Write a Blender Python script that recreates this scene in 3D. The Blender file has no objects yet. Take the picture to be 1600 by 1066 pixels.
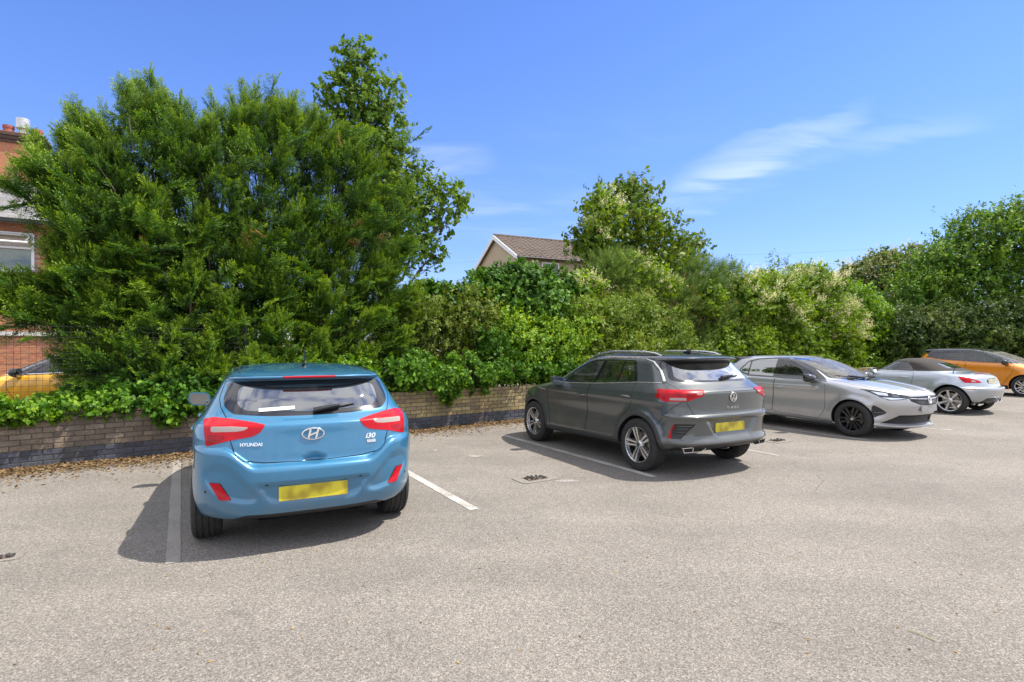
import bpy, bmesh, math, random
import numpy as np
from mathutils import Vector, Matrix
from mathutils.bvhtree import BVHTree
random.seed(7); RNG = np.random.default_rng(7)
R = math.radians; PI = math.pi
SC = bpy.context.scene; COL = SC.collection

# ------------------------------------------------------------------ camera
CAM_H = 1.62; FPX = 860.0; HOR = 541.0            # metres, focal length and horizon in 1600 px photo pixels
cam = bpy.data.cameras.new('camera'); cam_o = bpy.data.objects.new('camera', cam); COL.objects.link(cam_o)
cam.sensor_width = 36.0; cam.lens = 36.0 * FPX / 1600.0
cam.shift_y = (HOR - 533.0) / 1600.0
cam.clip_start = 0.1; cam.clip_end = 3000
cam_o.location = (0, 0, CAM_H); cam_o.rotation_euler = (R(90), 0, 0)
SC.camera = cam_o
# ------------------------------------------------------------------ light
SUN_EL, SUN_AZ = 60.0, 8.0                        # azimuth counted from +X towards +Y
sun = bpy.data.lights.new('sun', 'SUN'); sun.energy = 4.0; sun.angle = R(0.6); sun.color = (1, .94, .84)
sun_o = bpy.data.objects.new('sun', sun); COL.objects.link(sun_o)
sd = Vector((math.cos(R(SUN_EL)) * math.cos(R(SUN_AZ)), math.cos(R(SUN_EL)) * math.sin(R(SUN_AZ)), math.sin(R(SUN_EL))))
sun_o.rotation_euler = sd.to_track_quat('Z', 'Y').to_euler(); sun_o.location = sd * 60
W = bpy.data.worlds.new('World'); SC.world = W; W.use_nodes = True
nt = W.node_tree; nt.nodes.clear()
def nd(t, typ, **k):
    n = t.nodes.new(typ)
    for a, v in k.items(): setattr(n, a, v)
    return n
def lk(t, a, b): t.links.new(a, b)
sky = nd(nt, 'ShaderNodeTexSky', sky_type='NISHITA', sun_disc=False, sun_elevation=R(SUN_EL), sun_rotation=R(90 - SUN_AZ), altitude=50)
sky.air_density = 1.0; sky.dust_density = 0.0; sky.ozone_density = 3.0
tc = nd(nt, 'ShaderNodeTexCoord')
hs = nd(nt, 'ShaderNodeHueSaturation'); hs.inputs['Hue'].default_value = .503; hs.inputs['Saturation'].default_value = 1.12
tintn = nd(nt, 'ShaderNodeMix', data_type='RGBA', blend_type='MULTIPLY'); tintn.inputs[0].default_value = 1
tintn.inputs[7].default_value = (.93, .95, 1.24, 1)
lk(nt, sky.outputs[0], hs.inputs['Color']); lk(nt, hs.outputs[0], tintn.inputs[6])
# a deeper blue low down, as the photograph's sky keeps its colour to the rooftops
tcz = nd(nt, 'ShaderNodeTexCoord'); spz = nd(nt, 'ShaderNodeSeparateXYZ'); lk(nt, tcz.outputs['Generated'], spz.inputs[0])
# cirrus in view, broken cloud behind the camera (seen mirrored in the cars' glass)
sep = nd(nt, 'ShaderNodeSeparateXYZ'); lk(nt, tc.outputs['Generated'], sep.inputs[0])
def mth(t, op, a, b=None, c=None):
    n = nd(t, 'ShaderNodeMath', operation=op)
    for i, v in enumerate((a, b, c)):
        if v is None: continue
        if isinstance(v, (int, float)): n.inputs[i].default_value = v
        else: lk(t, v, n.inputs[i])
    return n.outputs[0]
def mrange(t, v, a, b, c=0., d=1., smooth=True):
    n = nd(t, 'ShaderNodeMapRange'); n.clamp = True
    if smooth: n.interpolation_type = 'SMOOTHSTEP'
    lk(t, v, n.inputs[0])
    for i, x in enumerate((a, b, c, d)): n.inputs[i + 1].default_value = x
    return n.outputs[0]
lowt = nd(nt, 'ShaderNodeMix', data_type='RGBA'); lk(nt, mrange(nt, spz.outputs[2], .0, .42), lowt.inputs[0]); lowt.inputs[6].default_value = (.70, .72, .98, 1); lowt.inputs[7].default_value = (.93, .95, 1.24, 1); lk(nt, lowt.outputs[2], tintn.inputs[7])
zc = mth(nt, 'MAXIMUM', sep.outputs[2], .04)
px_ = mth(nt, 'DIVIDE', sep.outputs[0], mth(nt, 'ADD', zc, .12)); py_ = mth(nt, 'DIVIDE', sep.outputs[1], mth(nt, 'ADD', zc, .12))
cmb = nd(nt, 'ShaderNodeCombineXYZ'); lk(nt, px_, cmb.inputs[0]); lk(nt, py_, cmb.inputs[1])
mpc = nd(nt, 'ShaderNodeMapping'); lk(nt, cmb.outputs[0], mpc.inputs[0])
mpc.inputs['Scale'].default_value = (.55, 1.5, 1); mpc.inputs['Rotation'].default_value = (0, 0, R(-22)); mpc.inputs['Location'].default_value = (.3, .12, 0)
n1 = nd(nt, 'ShaderNodeTexNoise'); n1.inputs['Scale'].default_value = .85; n1.inputs['Detail'].default_value = 9; n1.inputs['Roughness'].default_value = .58; n1.inputs['Distortion'].default_value = .35
lk(nt, mpc.outputs[0], n1.inputs['Vector'])
cir = mrange(nt, n1.outputs[0], .55, .82)
cir = mth(nt, 'MULTIPLY', cir, mrange(nt, sep.outputs[2], .0, .10))
# the one clear wisp of cirrus: a soft patch about a sky direction
def patch(d, r0, r1):
    dn = nd(nt, 'ShaderNodeVectorMath', operation='DOT_PRODUCT'); dn.inputs[1].default_value = Vector(d).normalized()
    nrm = nd(nt, 'ShaderNodeVectorMath', operation='NORMALIZE'); lk(nt, tc.outputs['Generated'], nrm.inputs[0]); lk(nt, nrm.outputs[0], dn.inputs[0])
    return mrange(nt, dn.outputs['Value'], math.cos(R(r1)), math.cos(R(r0)))
n3 = nd(nt, 'ShaderNodeTexNoise'); n3.inputs['Scale'].default_value = 2.4; n3.inputs['Detail'].default_value = 8; n3.inputs['Roughness'].default_value = .55; n3.inputs['Distortion'].default_value = .5
lk(nt, mpc.outputs[0], n3.inputs['Vector'])
def streak(d, ang, la, lb):
    """soft elongated patch about a sky direction, tilted by ang"""
    c = Vector(d).normalized(); e1 = c.cross(Vector((0, 0, 1))).normalized(); e2 = e1.cross(c)
    t1 = e1 * math.cos(R(ang)) + e2 * math.sin(R(ang)); t2 = e2 * math.cos(R(ang)) - e1 * math.sin(R(ang))
    nrm = nd(nt, 'ShaderNodeVectorMath', operation='NORMALIZE'); lk(nt, tc.outputs['Generated'], nrm.inputs[0])
    def dt(v):
        n = nd(nt, 'ShaderNodeVectorMath', operation='DOT_PRODUCT'); lk(nt, nrm.outputs[0], n.inputs[0]); n.inputs[1].default_value = v; return n.outputs['Value']
    wob_ = mth(nt, 'MULTIPLY', mth(nt, 'SUBTRACT', n3.outputs[0], .5), .10)
    u = mth(nt, 'DIVIDE', dt(t1), la); v = mth(nt, 'DIVIDE', mth(nt, 'ADD', dt(t2), wob_), lb)
    q = mth(nt, 'ADD', mth(nt, 'MULTIPLY', u, u), mth(nt, 'MULTIPLY', v, v))
    return mth(nt, 'MULTIPLY', mrange(nt, q, 1.0, 0.0), mrange(nt, dt(c), .6, .8))
wisp = mth(nt, 'ADD', mth(nt, 'MULTIPLY', streak((.45, 1, .35), 17, .17, .034), mrange(nt, n3.outputs[0], .12, .80)), mth(nt, 'MULTIPLY', streak((.60, 1, .365), 4, .20, .03), mrange(nt, n3.outputs[0], .35, .8, 0, .6)))
wisp = mth(nt, 'ADD', wisp, mth(nt, 'MULTIPLY', streak((.34, 1, .285), 10, .16, .05), mrange(nt, n3.outputs[0], .35, .8, 0, .5)))
wisp2 = mth(nt, 'MULTIPLY', patch((-.13, 1, .29), 1.0, 7.0), mrange(nt, n3.outputs[0], .42, .75, 0, .6))
wisp3 = mth(nt, 'MULTIPLY', patch((.06, 1, .19), 1.0, 8.0), mrange(nt, n3.outputs[0], .42, .75, 0, .6))
n2 = nd(nt, 'ShaderNodeTexNoise'); n2.inputs['Scale'].default_value = 3.6; n2.inputs['Detail'].default_value = 8; n2.inputs['Roughness'].default_value = .56
mp2 = nd(nt, 'ShaderNodeMapping'); mp2.inputs['Location'].default_value = (4.3, 2.6, 0); lk(nt, cmb.outputs[0], mp2.inputs[0]); lk(nt, mp2.outputs[0], n2.inputs['Vector'])
cum = mth(nt, 'MULTIPLY', mrange(nt, n2.outputs[0], .33, .56), mth(nt, 'MAXIMUM', mth(nt, 'MAXIMUM', mrange(nt, sep.outputs[1], .66, .48), mrange(nt, sep.outputs[2], .53, .62)), mrange(nt, mth(nt, 'SUBTRACT', sep.outputs[0], mth(nt, 'MULTIPLY', sep.outputs[1], .925)), .0, .05)))
cl = mth(nt, 'MINIMUM', mth(nt, 'ADD', mth(nt, 'ADD', mth(nt, 'MULTIPLY', cir, .10), mth(nt, 'MULTIPLY', mth(nt, 'ADD', mth(nt, 'ADD', wisp, wisp2), wisp3), .27)), mth(nt, 'MULTIPLY', cum, .9)), 1.0)
cmix = nd(nt, 'ShaderNodeMix', data_type='RGBA'); lk(nt, cl, cmix.inputs[0]); lk(nt, tintn.outputs[2], cmix.inputs[6]); cmix.inputs[7].default_value = (8.2, 8.2, 8.3, 1)
bg = nd(nt, 'ShaderNodeBackground'); bg.inputs[1].default_value = .115
out = nd(nt, 'ShaderNodeOutputWorld'); lk(nt, cmix.outputs[2], bg.inputs[0]); lk(nt, bg.outputs[0], out.inputs[0])
SC.view_settings.view_transform = 'Standard'; SC.view_settings.look = 'None'; SC.view_settings.gamma = 1; SC.view_settings.exposure = .82
SC.cycles.max_bounces = 10; SC.cycles.transparent_max_bounces = 24; SC.cycles.sample_clamp_indirect = 6

# ------------------------------------------------------------------ basic helpers
def tag(o, label=None, cat=None, group=None, kind=None):
    if label: o['label'] = label
    if cat: o['category'] = cat
    if group: o['group'] = group
    if kind: o['kind'] = kind
    return o
def empty(name, loc=(0, 0, 0), rz=0):
    o = bpy.data.objects.new(name, None); COL.objects.link(o); o.location = loc; o.rotation_euler = (0, 0, rz); o.empty_display_size = .2
    return o
def link(name, me, m=None, parent=None):
    o = bpy.data.objects.new(name, me); COL.objects.link(o)
    if m is not None and not len(me.materials): me.materials.append(m)
    if parent is not None: o.parent = parent
    return o
def bmobj(name, bm, m, parent=None, smooth=False):
    me = bpy.data.meshes.new(name); bm.normal_update(); bm.to_mesh(me); bm.free()
    if smooth: me.shade_smooth()
    return link(name, me, m, parent)
def pyobj(name, v, f, m, parent=None, smooth=False):
    me = bpy.data.meshes.new(name); me.from_pydata([tuple(x) for x in v], [], f); me.update()
    if smooth: me.shade_smooth()
    return link(name, me, m, parent)
class MB:
    """collects primitives, builds one mesh object"""
    def __init__(s): s.v = []; s.f = []
    def add(s, v, f):
        b = len(s.v); s.v += [tuple(x) for x in v]; s.f += [tuple(i + b for i in q) for q in f]; return s
    def box(s, c, d, M=None):
        v = [Vector((x * d[0] / 2, y * d[1] / 2, z * d[2] / 2)) for x in (-1, 1) for y in (-1, 1) for z in (-1, 1)]
        if M is not None: v = [M @ q for q in v]
        c = Vector(c)
        return s.add([q + c for q in v], [(0, 1, 3, 2), (4, 6, 7, 5), (0, 4, 5, 1), (2, 3, 7, 6), (0, 2, 6, 4), (1, 5, 7, 3)])
    def tube(s, pts, r, n=6, cap=True):
        pts = [Vector(p) for p in pts]; rr = r if isinstance(r, (list, tuple)) else [r] * len(pts)
        rings = []
        up = Vector((0, 0, 1))
        for i, p in enumerate(pts):
            d = (pts[min(i + 1, len(pts) - 1)] - pts[max(i - 1, 0)])
            if d.length < 1e-9: d = Vector((0, 0, 1))
            d.normalize()
            a = d.cross(up)
            if a.length < .05: a = d.cross(Vector((1, 0, 0)))
            a.normalize(); b = d.cross(a)
            rings.append([p + (a * math.cos(2 * PI * k / n) + b * math.sin(2 * PI * k / n)) * rr[i] for k in range(n)])
        v = [q for g in rings for q in g]; f = []
        for i in range(len(pts) - 1):
            for k in range(n):
                f.append((i * n + k, i * n + (k + 1) % n, (i + 1) * n + (k + 1) % n, (i + 1) * n + k))
        if cap: f.append(tuple(range(n))[::-1]); f.append(tuple((len(pts) - 1) * n + k for k in range(n)))
        return s.add(v, f)
    def prism(s, poly, d0, d1, M=None):
        """polygon in local XY extruded along local Z from d0 to d1"""
        n = len(poly); v = [Vector((x, y, d0)) for x, y in poly] + [Vector((x, y, d1)) for x, y in poly]
        if M is not None: v = [M @ q for q in v]
        f = [tuple(range(n))[::-1], tuple(range(n, 2 * n))] + [(k, (k + 1) % n, n + (k + 1) % n, n + k) for k in range(n)]
        return s.add(v, f)
    def lathe(s, prof, n, M=None, close=False):
        """profile (r, h) turned about local Z"""
        v = []; f = []; m = len(prof)
        for k in range(n):
            a = 2 * PI * k / n
            for r, h in prof: v.append(Vector((r * math.cos(a), r * math.sin(a), h)))
        for k in range(n):
            for i in range(m - 1 if not close else m):
                j = (i + 1) % m; k2 = (k + 1) % n
                f.append((k * m + i, k2 * m + i, k2 * m + j, k * m + j))
        if M is not None: v = [M @ q for q in v]
        return s.add(v, f)
    def build(s, name, m, parent=None, smooth=False, bevel=0, fixn=True):
        me = bpy.data.meshes.new(name); me.from_pydata(s.v, [], s.f); me.update()
        if fixn or bevel:
            bm = bmesh.new(); bm.from_mesh(me)
            if bevel:
                bmesh.ops.bevel(bm, geom=list(bm.edges), offset=bevel, segments=2, profile=.6, affect='EDGES', clamp_overlap=True)
            bmesh.ops.recalc_face_normals(bm, faces=bm.faces); bm.to_mesh(me); bm.free()
        if smooth:
            me.shade_smooth()
            try: me.set_sharp_from_angle(angle=R(40))
            except Exception: pass
        return link(name, me, m, parent)

# ------------------------------------------------------------------ materials
MATS = {}
def newmat(name):
    m = bpy.data.materials.new(name); m.use_nodes = True; t = m.node_tree; t.nodes.clear()
    o = nd(t, 'ShaderNodeOutputMaterial'); return m, t, o
def pbr(name, col, rough=.5, metal=0, coat=0, spec=.5, noise=0, nscale=30, bump=0, bscale=80):
    if name in MATS: return MATS[name]
    m, t, o = newmat(name); b = nd(t, 'ShaderNodeBsdfPrincipled'); lk(t, b.outputs[0], o.inputs[0])
    b.inputs['Base Color'].default_value = (*col, 1); b.inputs['Roughness'].default_value = rough; b.inputs['Metallic'].default_value = metal
    b.inputs['Coat Weight'].default_value = coat; b.inputs['Coat Roughness'].default_value = .04; b.inputs['Specular IOR Level'].default_value = spec
    tcn = nd(t, 'ShaderNodeTexCoord')
    if noise:
        n = nd(t, 'ShaderNodeTexNoise'); n.inputs['Scale'].default_value = nscale; n.inputs['Detail'].default_value = 6; lk(t, tcn.outputs['Object'], n.inputs['Vector'])
        mx = nd(t, 'ShaderNodeMix', data_type='RGBA'); lk(t, mrange(t, n.outputs[0], .3, .7), mx.inputs[0])
        mx.inputs[6].default_value = (*[c * (1 - noise) for c in col], 1); mx.inputs[7].default_value = (*[min(1, c * (1 + noise)) for c in col], 1)
        lk(t, mx.outputs[2], b.inputs['Base Color'])
        lk(t, mrange(t, n.outputs[0], .3, .7, max(0, rough - .08), min(1, rough + .08)), b.inputs['Roughness'])
    if bump:
        n = nd(t, 'ShaderNodeTexNoise'); n.inputs['Scale'].default_value = bscale; n.inputs['Detail'].default_value = 5; lk(t, tcn.outputs['Object'], n.inputs['Vector'])
        bp = nd(t, 'ShaderNodeBump'); bp.inputs['Strength'].default_value = bump; bp.inputs['Distance'].default_value = .01; lk(t, n.outputs[0], bp.inputs['Height']); lk(t, bp.outputs[0], b.inputs['Normal'])
    MATS[name] = m; return m
def paint(name, col, metal=.55, rough=.34, dust=.25):
    """metallic car paint under a clear coat, with a film of road dust low down and in blotches"""
    m, t, o = newmat(name); b = nd(t, 'ShaderNodeBsdfPrincipled'); lk(t, b.outputs[0], o.inputs[0])
    tcn = nd(t, 'ShaderNodeTexCoord')
    v = nd(t, 'ShaderNodeTexVoronoi'); v.inputs['Scale'].default_value = 900; lk(t, tcn.outputs['Object'], v.inputs['Vector'])
    fl = nd(t, 'ShaderNodeMix', data_type='RGBA'); lk(t, mrange(t, v.outputs['Distance'], .2, .8), fl.inputs[0])
    fl.inputs[6].default_value = (*[c * 1.12 for c in col], 1); fl.inputs[7].default_value = (*[c * .9 for c in col], 1)
    n = nd(t, 'ShaderNodeTexNoise'); n.inputs['Scale'].default_value = 3.5; n.inputs['Detail'].default_value = 9; n.inputs['Roughness'].default_value = .65; lk(t, tcn.outputs['Object'], n.inputs['Vector'])
    sx = nd(t, 'ShaderNodeSeparateXYZ'); lk(t, tcn.outputs['Object'], sx.inputs[0])
    low = mrange(t, sx.outputs[2], .75, .2)
    du = mth(t, 'MULTIPLY', mth(t, 'ADD', mth(t, 'MULTIPLY', mrange(t, n.outputs[0], .5, .8), .5), mth(t, 'MULTIPLY', low, mrange(t, n.outputs[0], .3, .65, .2, 1))), dust)
    mx = nd(t, 'ShaderNodeMix', data_type='RGBA'); lk(t, du, mx.inputs[0]); lk(t, fl.outputs[2], mx.inputs[6]); mx.inputs[7].default_value = (.17, .155, .13, 1)
    lk(t, mx.outputs[2], b.inputs['Base Color'])
    lk(t, mth(t, 'MULTIPLY', mth(t, 'SUBTRACT', 1, du), metal), b.inputs['Metallic'])
    b.inputs['Roughness'].default_value = rough
    lk(t, mth(t, 'SUBTRACT', 1, mth(t, 'MULTIPLY', du, .8)), b.inputs['Coat Weight'])
    lk(t, mth(t, 'ADD', mth(t, 'MULTIPLY', du, .4), .035), b.inputs['Coat Roughness'])
    bp = nd(t, 'ShaderNodeBump'); n2_ = nd(t, 'ShaderNodeTexNoise'); n2_.inputs['Scale'].default_value = 160; n2_.inputs['Detail'].default_value = 1
    lk(t, tcn.outputs['Object'], n2_.inputs['Vector']); bp.inputs['Strength'].default_value = .02; bp.inputs['Distance'].default_value = .002
    lk(t, n2_.outputs[0], bp.inputs['Height']); lk(t, bp.outputs[0], b.inputs['Coat Normal'])
    return m
def glass(name, tint, refl=1.0, ior=1.5, film=(.015, .08)):
    """thin pane: tinted see-through mixed with a mirror by Fresnel"""
    m, t, o = newmat(name); tr = nd(t, 'ShaderNodeBsdfTransparent'); tr.inputs[0].default_value = (*tint, 1)
    g = nd(t, 'ShaderNodeBsdfGlossy'); g.inputs['Roughness'].default_value = .015; g.inputs[0].default_value = (.95, .97, 1, 1)
    fr = nd(t, 'ShaderNodeFresnel'); fr.inputs[0].default_value = ior
    mx = nd(t, 'ShaderNodeMixShader'); lk(t, mth(t, 'MINIMUM', mth(t, 'MULTIPLY', fr.outputs[0], refl * 2.0), 1.0), mx.inputs[0]); lk(t, tr.outputs[0], mx.inputs[1]); lk(t, g.outputs[0], mx.inputs[2])
    d = nd(t, 'ShaderNodeBsdfDiffuse'); d.inputs[0].default_value = (.5, .48, .42, 1)
    tcn = nd(t, 'ShaderNodeTexCoord'); n = nd(t, 'ShaderNodeTexNoise'); n.inputs['Scale'].default_value = 6; n.inputs['Detail'].default_value = 8; lk(t, tcn.outputs['Object'], n.inputs['Vector'])
    m2 = nd(t, 'ShaderNodeMixShader'); lk(t, mrange(t, n.outputs[0], .4, .8, *film), m2.inputs[0]); lk(t, mx.outputs[0], m2.inputs[1]); lk(t, d.outputs[0], m2.inputs[2])
    lk(t, m2.outputs[0], o.inputs[0]); return m
def lens(name, col, rough=.08):
    """moulded plastic lamp lens with fine ribs"""
    m, t, o = newmat(name); b = nd(t, 'ShaderNodeBsdfPrincipled'); lk(t, b.outputs[0], o.inputs[0])
    b.inputs['Base Color'].default_value = (*col, 1); b.inputs['Roughness'].default_value = .3; b.inputs['Coat Weight'].default_value = .35; b.inputs['Coat Roughness'].default_value = .02; b.inputs['Specular IOR Level'].default_value = .12
    tcn = nd(t, 'ShaderNodeTexCoord'); w = nd(t, 'ShaderNodeTexWave'); w.inputs['Scale'].default_value = 45; w.bands_direction = 'DIAGONAL'; lk(t, tcn.outputs['Object'], w.inputs['Vector'])
    mx = nd(t, 'ShaderNodeMix', data_type='RGBA'); lk(t, w.outputs['Fac'], mx.inputs[0]); mx.inputs[6].default_value = (*[c * .9 for c in col], 1); mx.inputs[7].default_value = (*[min(1, c * 1.06) for c in col], 1); lk(t, mx.outputs[2], b.inputs['Base Color'])
    return m
M = {}
M['black'] = pbr('black_plastic', (.018, .018, .019), .45, noise=.3, nscale=60)
M['gloss_black'] = pbr('gloss_black', (.012, .012, .013), .12, coat=1)
M['rubber'] = pbr('rubber', (.026, .025, .024), .85, noise=.35, nscale=40, bump=.3, bscale=200)
M['gap'] = pbr('panel_gap', (.006, .006, .006), .9)
M['chrome'] = pbr('chrome', (.78, .78, .8), .12, metal=1)
M['alloy'] = pbr('alloy', (.62, .62, .62), .28, metal=.9, noise=.12)
M['alloy_dark'] = pbr('alloy_dark', (.055, .055, .058), .35, metal=.6, noise=.2)
M['alloy_black'] = pbr('alloy_black', (.022, .022, .023), .3, metal=.3, coat=.4, noise=.3)
M['disc'] = pbr('brake_disc', (.3, .27, .25), .4, metal=.8, noise=.2)
M['trim_cloth'] = pbr('seat_cloth', (.035, .035, .038), .9, noise=.3, nscale=90)
M['cabin'] = pbr('cabin_trim', (.05, .05, .052), .8, noise=.2)
M['glass'] = glass('clear_glass', (.72, .80, .76))
M['windscreen'] = glass('dusty_windscreen', (.72, .80, .76), .45, film=(.16, .34))
M['glass_dark'] = glass('privacy_glass', (.10, .11, .115), 3.2)
M['glass_mid'] = glass('tinted_rear_glass', (.32, .35, .36))
M['mirror'] = pbr('mirror_glass', (.30, .32, .33), .03, metal=1)
M['red_lens'] = lens('red_lens', (.43, .003, .010))
M['red_dark'] = lens('dark_red_lens', (.28, .006, .012))
M['white_lens'] = lens('white_lens', (.36, .30, .28))
M['amber_lens'] = lens('amber_lens', (.75, .26, .02))
M['lamp_glass'] = pbr('headlamp_lens', (.16, .17, .18), .12, metal=.5, coat=1)
M['lamp_bright'] = pbr('headlamp_reflector', (.75, .77, .8), .12, metal=.9, coat=1)
M['white_sticker'] = pbr('white_sticker', (.7, .72, .7), .5, noise=.1, nscale=200)
def plate_mat(name, a, b):
    m, t, o = newmat(name); p = nd(t, 'ShaderNodeBsdfPrincipled'); lk(t, p.outputs[0], o.inputs[0]); p.inputs['Roughness'].default_value = .3
    tcn = nd(t, 'ShaderNodeTexCoord'); mp = nd(t, 'ShaderNodeMapping'); mp.inputs['Scale'].default_value = (1, .75, 2.6); lk(t, tcn.outputs['Object'], mp.inputs[0])
    n = nd(t, 'ShaderNodeTexNoise'); n.inputs['Scale'].default_value = 9; n.inputs['Detail'].default_value = 1; lk(t, mp.outputs[0], n.inputs['Vector'])
    mx = nd(t, 'ShaderNodeMix', data_type='RGBA'); lk(t, mrange(t, n.outputs[0], .35, .62), mx.inputs[0]); mx.inputs[6].default_value = (*a, 1); mx.inputs[7].default_value = (*b, 1)
    lk(t, mx.outputs[2], p.inputs['Base Color']); return m
M['plate_y'] = plate_mat('yellow_plate', (.36, .27, .02), (.62, .52, .03))
M['plate_g'] = plate_mat('grey_plate', (.22, .22, .22), (.28, .28, .29))
M['plate_b'] = plate_mat('beige_plate', (.45, .42, .30), (.55, .52, .40))

# ------------------------------------------------------------------ car kit
def pchip(x, y, xq):
    x = np.asarray(x, float); y = np.asarray(y, float); h = np.diff(x); d = np.diff(y) / h
    m = np.zeros_like(y)
    if len(x) > 2:
        w1 = 2 * h[1:] + h[:-1]; w2 = h[1:] + 2 * h[:-1]
        with np.errstate(divide='ignore', invalid='ignore'):
            mm = (w1 + w2) / (w1 / d[:-1] + w2 / d[1:])
        m[1:-1] = np.where(d[:-1] * d[1:] > 0, mm, 0)
    m[0] = d[0]; m[-1] = d[-1]
    i = np.clip(np.searchsorted(x, xq) - 1, 0, len(x) - 2); t = (xq - x[i]) / h[i]
    return (1 + 2 * t) * (1 - t) ** 2 * y[i] + t * (1 - t) ** 2 * h[i] * m[i] + t * t * (3 - 2 * t) * y[i + 1] + t * t * (t - 1) * h[i] * m[i + 1]
def sstep(v, a, b): 
    t = np.clip((v - a) / (b - a), 0, 1); return t * t * (3 - 2 * t)
def resample(P, n):
    s = np.r_[0, np.cumsum(np.hypot(*np.diff(P, axis=0).T))]; q = np.linspace(0, s[-1], n)
    return np.c_[np.interp(q, s, P[:, 0]), np.interp(q, s, P[:, 1])]
def pin(poly, x, y):
    """points in polygon (numpy)"""
    poly = np.asarray(poly); ins = np.zeros(np.shape(x), bool); j = len(poly) - 1
    for i in range(len(poly)):
        xi, yi = poly[i]; xj, yj = poly[j]
        c = ((yi > y) != (yj > y))
        with np.errstate(divide='ignore', invalid='ignore'):
            ins ^= c & (x < (xj - xi) * (y - yi) / (yj - yi + 1e-30) + xi)
        j = i
    return ins
def rpoly(pts, r=.03, n=4):
    """round the corners of a polygon; r may be one radius or one per point"""
    out = []; N = len(pts)
    for i, p in enumerate(pts):
        a = Vector(pts[i - 1]); b = Vector(p); c = Vector(pts[(i + 1) % N]); rr = r[i] if isinstance(r, (list, tuple)) else r
        rr = min(rr, .45 * (a - b).length, .45 * (c - b).length)
        if rr <= 1e-4: out.append((b.x, b.y)); continue
        s = b + (a - b).normalized() * rr; e = b + (c - b).normalized() * rr
        for k in range(n + 1):
            t = k / n; q = s * (1 - t) ** 2 + b * 2 * t * (1 - t) + e * t * t; out.append((q.x, q.y))
    return out
def inset(poly, d):
    """shrink a polygon by d (sign-safe, simple offset)"""
    P = [Vector(p) for p in poly]; A = sum(P[i - 1].x * P[i].y - P[i].x * P[i - 1].y for i in range(len(P)))
    s = 1 if A > 0 else -1; out = []
    for i in range(len(P)):
        a, b, c = P[i - 1], P[i], P[(i + 1) % len(P)]
        e1 = (b - a).normalized(); e2 = (c - b).normalized(); n1 = Vector((-e1.y, e1.x)) * s; n2 = Vector((-e2.y, e2.x)) * s
        nn = n1 + n2
        if nn.length < 1e-6: nn = n1
        nn.normalize(); k = d / max(.35, nn.dot(n1)); out.append(tuple(b + nn * k))
    return out
VAR = ('zr', 'zf', 'xr', 'xf', 'w', 'cr', 'nr', 'cf', 'nf')
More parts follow.
